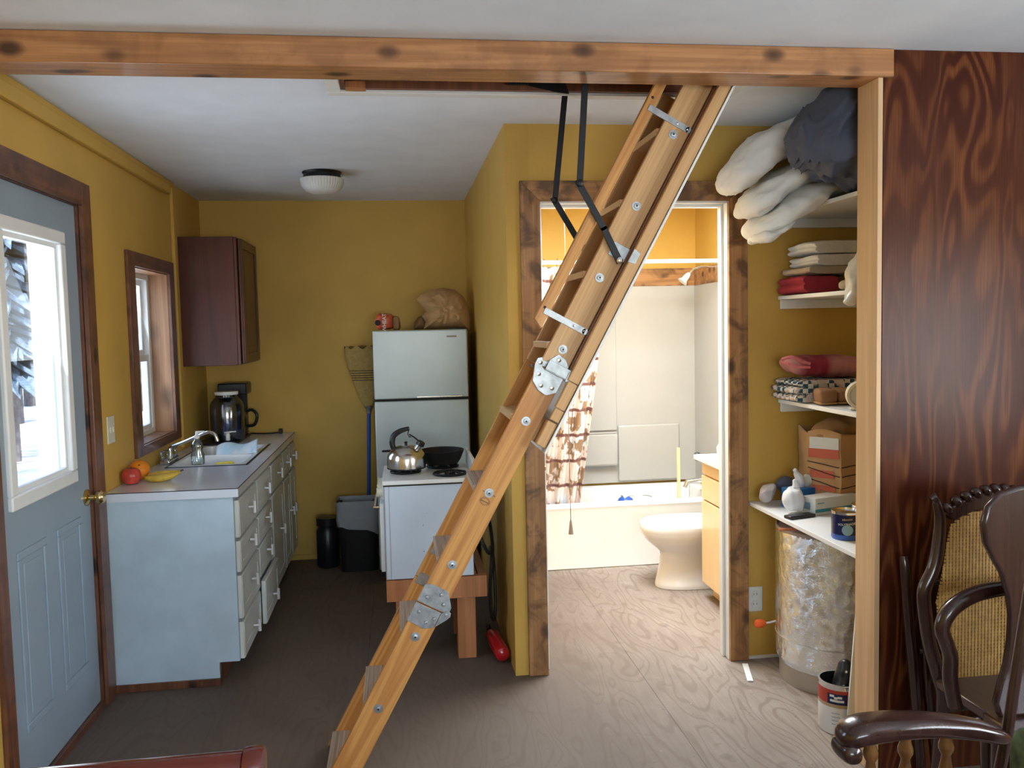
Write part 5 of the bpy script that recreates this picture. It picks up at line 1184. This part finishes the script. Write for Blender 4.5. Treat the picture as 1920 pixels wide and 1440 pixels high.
# outlet and plug with cord
OT = thing('wall_outlet', 'white duplex outlet low on the wall beside the tank', 'outlet', (1.6, 3.693, .28))
MB().box(1.560, 1.632, 3.689, 3.695, .222, .338).build('plate', 'outlet', OT, bevel=.002)
for zz in (.303, .257):
    f = MB().lathe([(.017, 0), (.016, -.003), (.001, -.003)], (1.596, 3.689, zz), 20, 'y', cap=False).build('socket', 'outlet', OT)
    MB().box(1.587, 1.589, 3.6848, 3.6862, zz-.002, zz+.007).box(1.602, 1.604, 3.6848, 3.6862, zz-.002, zz+.007).build('slot', 'black', f, smooth=False)
PG = thing('tank_plug', 'bright orange plug with white cord leading to the tank', 'plug', (1.57, 3.64, .18))
MB().lathe([(.001, 0), (.014, .002), (.019, .012), (.019, .034), (.012, .046), (.006, .052)], (1.556, 3.60, .198), 18, 'x', cap=False).build('plug_body', 'orangeplug', PG)
MB().tube([(1.60, 3.60, .198), (1.625, 3.595, .201), (1.645, 3.58, .212), (1.66, 3.56, .23)], .0045, 8).build('cord', 'white', PG)
# wood shim on the floor
tag(MB().box(-.0125, .0125, -.095, .095, .001, .007, T=TR((1.494, 3.535, 0), 0, 0, -.28)).build('wood_shim', 'white', bevel=.001), 'small pale wood shim lying on the floor by the doorway casing', 'shim')
# paint can with brushes
PT = thing('paint_can', 'open paint can with red and white label on the floor by the post', 'can', (1.628, 2.99, 0))
r_ = .078; cx, cy = 1.632, 2.99
MB().lathe([(.001, 0), (r_*.97, 0), (r_, .004), (r_, .105)], (cx, cy, .001), 44, cap=False).build('white_label', 'paperwhite', PT)
MB().lathe([(r_, .105), (r_, .118)], (cx, cy, .001), 44, cap=False).build('tan_band', 'tan', PT)
MB().lathe([(r_+.0001, .118), (r_+.0001, .172)], (cx, cy, .001), 44, cap=False).build('red_band', 'redlabel', PT)
MB().lathe([(r_, .172), (r_, .186), (r_*1.02, .188), (r_*1.02, .192), (r_*.92, .192), (r_*.92, .02), (.001, .02)], (cx, cy, .001), 44, cap=False).build('can_rim', 'chrome', PT)
pa = math.atan2(-cy, -cx)-.12
pT = lambda ang, zz, tilt=0: Matrix.Translation((cx, cy, 0)) @ Matrix.Rotation(ang, 4, 'Z') @ Matrix.Translation((r_+.0004, 0, zz)) @ Matrix.Rotation(PI/2, 4, 'Z') @ Matrix.Rotation(PI/2, 4, 'X') @ Matrix.Rotation(tilt, 4, 'Z')
MB().grid(lambda u, v: pT(pa, .140) @ Vector(((r_+.0012)*math.sin((u-.5)*.9), (v-.5)*.040, .0010-(r_)*(1-math.cos((u-.5)*.9)))), 14, 3).build('navy_patch', 'navy', PT)
for k, (dx, dz, w_) in enumerate(((-.018, .010, .016), (-.004, .003, .012), (.010, .006, .016), (.0, -.008, .05))):
    MB().grid(lambda u, v: pT(pa, .142) @ Vector(((r_+.0018)*math.sin((dx+(u-.5)*w_)/r_), dz+(v-.5)*.009, .0018-r_*(1-math.cos((dx+(u-.5)*w_)/r_)))), 5, 2).build('label_mark', 'paperwhite', PT, smooth=False)
for k in range(4):
    MB().grid(lambda u, v: pT(pa, .085-.014*k) @ Vector(((r_+.0005)*math.sin(-.25+(u)*.40), (v-.5)*.0025, .0004-r_*(1-math.cos(-.25+u*.40)))), 8, 2).build('small_print', 'lightblue', PT, smooth=False)
GL = thing('black_glove', 'black rubber glove standing in the open paint can', 'glove', (1.63, 2.99, .18))
MB().sweep([(1.615, 2.97, .06), (1.622, 2.97, .14), (1.638, 2.975, .21), (1.652, 2.98, .27)], [(.03, .028), (.035, .03), (.032, .026), (.020, .016)], n=20, nz=.008, ns=22).build('glove', 'black', GL)
for x, y, zz in ((1.618, 2.935, .185), (1.634, 2.945, .235)): MB().lathe([(.001, 0), (.005, .001), (.001, .003)], (x, y, zz), 10, 'y', cap=False).build('snap', 'whitegloss', GL)
# pale board leaning behind the post
tag(MB().box(0, .15, -.006, .006, 0, .60, T=TR((1.603, 2.895, .002), .0, math.radians(4.2), math.radians(-12))).build('leaning_board', 'white', bevel=.001), 'pale narrow board leaning upright behind the post', 'board')

# ================================================================== CHAIRS AT THE RIGHT
CA = thing('cane_armchair', 'dark wooden armchair with woven cane back and rope-carved crest', 'chair', (1.86, 2.4, 0))
yb = 2.46; xc = 1.862
def post(sx):
    pts = [(.200, .985), (.185, .93), (.190, .85), (.205, .77), (.236, .70), (.232, .62), (.215, .52), (.185, .42), (.165, .34), (.175, .20), (.19, .0)]
    return MB().tube([(xc+sx*a_, yb+(.0 if z_ > .4 else .02*(0.4-z_)), z_+.001) for a_, z_ in pts], [.013, .019, .020, .021, .022, .022, .022, .023, .023, .02, .018], 12, sm=5)
for sx in (-1, 1):
    post(sx).build('back_post', 'chair', CA)
    MB().tube([(xc+sx*.200, yb, .985), (xc+sx*.212, yb-.004, .998), (xc+sx*.222, yb-.004, .992)], [.015, .014, .007], 10).build('finial', 'chair', CA)
# rope-carved crest: row of twisted beads
def crest_z(x): return .945+.075*(1-((x-xc)/.20)**2)
cr = MB()
for k in range(11):
    x = xc-.165+.033*k; z_ = crest_z(x)
    cr.lathe([(.021*math.sin(PI*q/8)+.0003, -.017*math.cos(PI*q/8)) for q in range(9)], (0, 0, 0), 12, 'x', cap=False, T=TR((x, yb-.004, z_-.008), 0, -.55-(x-xc)*-1.2, 0))
cr.build('rope_carving', 'chair', CA)
MB().prism([(xc-.18+.36*k/16, crest_z(xc-.18+.36*k/16)-.012) for k in range(17)]+[(xc+.145-.29*k/16, crest_z(xc+.145-.29*k/16)-.062) for k in range(17)], 'y', yb-.014, yb+.012).build('crest_rail', 'chair', CA, bevel=.004)
MB().box(xc-.17, xc+.17, yb-.014, yb+.012, .30, .375).build('lower_rail', 'chair', CA, bevel=.004)
def cw(z_):  # half width of the cane at height z
    pts = [(.36, .128), (.45, .165), (.55, .188), (.66, .196), (.76, .175), (.86, .160), (.90, .150), (.93, .115), (.955, .0)]
    for (a_, wa), (b2, wb) in zip(pts, pts[1:]):
        if a_ <= z_ <= b2: return wa+(wb-wa)*(z_-a_)/(b2-a_)
    return 0
cn = MB(); st_ = .0115
zz = .36
while zz < .95:
    w_ = cw(zz)
    if w_ > .01: cn.box(xc-w_, xc+w_, yb-.003, yb-.001, zz, zz+.0080)
    zz += st_
k = -17
while k <= 17:
    x = xc+k*st_
    zs = [.36+.005*i for i in range(120) if cw(.36+.005*i) >= abs(x-xc)]
    if zs: cn.box(x-.0040, x+.0040, yb-.0045, yb-.003, min(zs), max(zs))
    k += 1
o = cn.build('cane_weave', 'cane', CA, smooth=False); o['kind'] = 'stuff'
MB().box(xc-.205, xc+.205, 2.20, 2.445, .385, .415).build('seat', 'seat', CA, bevel=.006)
for sx in (-1, 1):
    MB().tube([(xc+sx*.185, 2.23, .386), (xc+sx*.19, 2.22, .2), (xc+sx*.20, 2.21, .003)], [.022, .017, .014], 10).build('leg', 'chair', CA)
hp = [(.14, .745), (.19, .735), (.235, .715), (.272, .685), (.290, .64), (.276, .595), (.262, .55), (.262, .48), (.245, .40)]
hp = [(-a_, b2) for a_, b2 in hp[::-1]]+[(-.07, .750), (0, .752), (.07, .750)]+hp
MB().tube([(xc+a_, 2.29, b2) for a_, b2 in hp], [.022]*5+[.024]*4+[.022]*3+[.024]*4+[.022]*5, 14, sm=5).build('arm_hoop', 'chair', CA)
# chair with a solid vase-shaped back
CC = thing('splat_back_chair', 'dark chair with solid vase-shaped back in front of the cane armchair', 'chair', (1.80, 2.1, 0))
out = [(1.60, 1.035), (1.588, .985), (1.596, .93), (1.620, .885), (1.648, .84), (1.668, .78), (1.676, .72), (1.674, .65), (1.664, .58), (1.646, .52), (1.634, .47), (1.650, .428)]
xs = 1.808; poly = [(1.70, 1.088), (1.64, 1.072)]+out; poly = poly+[(2*xs-a_, b2) for a_, b2 in poly[::-1]]
MB().prism(poly, 'y', 2.138, 2.162).build('back_splat', 'chair', CC, bevel=.010, seg=3)
MB().box(1.63, 1.99, 1.86, 2.19, .395, .428).build('seat', 'seat', CC, bevel=.008)
for x, y in ((1.66, 1.89), (1.96, 1.89), (1.66, 2.16), (1.96, 2.16)):
    MB().tube([(x, y, .396), (x, y, .2), (x+(x-1.81)*.1, y, .003)], [.02, .017, .013], 10).build('leg', 'chair', CC)
# folded chair leaning at the panel
FC = thing('folded_chair', 'dark folded wooden chair leaning against the panelled wall', 'chair', (1.6, 2.55, 0))
for dx in (0, .33):
    MB().tube([(1.705+dx, 2.585, .002), (1.680+dx, 2.585, .30), (1.655+dx, 2.585, .55), (1.640+dx, 2.585, .72), (1.636+dx, 2.59, .775)], [.016, .018, .018, .017, .012], 12, sm=4).build('side_post', 'chair', FC)
    MB().tube([(1.76+dx, 2.585, .002), (1.725+dx, 2.585, .30), (1.70+dx, 2.588, .60), (1.69+dx, 2.59, .66)], [.013, .014, .014, .010], 10).build('rear_post', 'chair', FC)
for z_ in (.2, .45, .68): MB().cyl((1.69, 2.585, z_), (1.98, 2.585, z_), .010, n=10).build('rung', 'chair', FC)
# foreground armchair
FA = thing('spindle_armchair', 'glossy dark armchair in the near right corner with turned spindles under the arm', 'chair', (1.2, 1.5, 0))
def armrest(y, d):
    m = MB()
    pts = [(.965, y-d*.0, .602), (.975, y, .625), (1.01, y, .637), (1.09, y, .640), (1.18, y, .634), (1.27, y, .618), (1.34, y, .596), (1.375, y, .582)]
    ws = [(.030, .018), (.042, .026), (.046, .028), (.044, .026), (.038, .024), (.035, .022), (.028, .020), (.018, .016)]
    m.sweep(pts, ws, nz=0, n=28, m=36, power=2.6)
    m.sweep([(.972, y-.040, .598), (.972, y, .592), (.972, y+.040, .598)], [(.022, .022)]*3, nz=0, n=20, m=16)
    return m
for y in (1.75, 1.27):
    armrest(y, 0).build('armrest', 'chair', FA, ang=60)
    for x in (1.03, 1.115, 1.215):
        MB().lathe([(.010, .42), (.016, .45), (.010, .465), (.016, .49), (.018, .515), (.012, .545), (.010, .56), (.017, .575), (.017, .585), (.012, .60), (.012, .618)], (x, y, 0), 16).build('spindle', 'chairgold', FA)
    MB().tube([(1.335, y, .40), (1.352, y, .52), (1.366, y-.002, .60), (1.40, y-.002, .84), (1.44, y, 1.10)], [.013, .013, .013, .012, .011], 12).build('back_post', 'chair', FA)
MB().box(.98, 1.37, 1.25, 1.77, .385, .42).build('seat', 'seat', FA, bevel=.01)
MB().tube([(1.44, 1.25, 1.08), (1.45, 1.5, 1.10), (1.44, 1.77, 1.08)], .02, 12).build('top_rail', 'chair', FA)
for x, y in ((1.01, 1.28), (1.01, 1.74), (1.34, 1.28), (1.34, 1.74)):
    MB().lathe([(.012, .003), (.018, .05), (.014, .10), (.02, .2), (.015, .28), (.02, .386)], (x, y, 0), 14).build('leg', 'chair', FA)
CS = thing('seat_cushion', 'green patterned cushion with pale border on the near armchair', 'cushion', (1.34, 1.5, .42))
MB().sweep([(1.345, 1.32, .55), (1.345, 1.5, .55), (1.345, 1.70, .55)], [(.025, .115), (.035, .125), (.025, .115)], nz=.004, n=26, power=4).build('cover', 'cloth_green', CS)
MB().sweep([(1.335, 1.32, .455), (1.335, 1.5, .452), (1.335, 1.70, .455)], [(.04, .022)]*3, nz=.002, n=20, power=3).build('pale_border', 'paperwhite', CS)
# red bench rail in the near left corner
RB = thing('red_bench', 'glossy red wooden bench with round top rail in the near left corner', 'bench', (-.7, 1.45, 0))
MB().cyl((-1.12, 1.5, .798), (-.292, 1.5, .798), .029, .030, n=32).build('top_rail', 'redbar', RB, bevel=.002)
MB().lathe([(.030, 0), (.035, .002), (.0365, .012), (.0365, .030), (.034, .035), (.001, .036)], (-.292, 1.5, .797), 36, 'x', cap=False).build('rail_end', 'redbar', RB)
for x in (-1.08, -.42):
    MB().box(x, x+.05, 1.475, 1.525, .002, .775).build('post', 'redbar', RB, bevel=.004)
    MB().box(x, x+.05, 1.06, 1.11, .002, .42).build('leg', 'redbar', RB, bevel=.004)
MB().box(-1.12, -.33, 1.05, 1.47, .42, .45).build('seat', 'redbar', RB, bevel=.006)
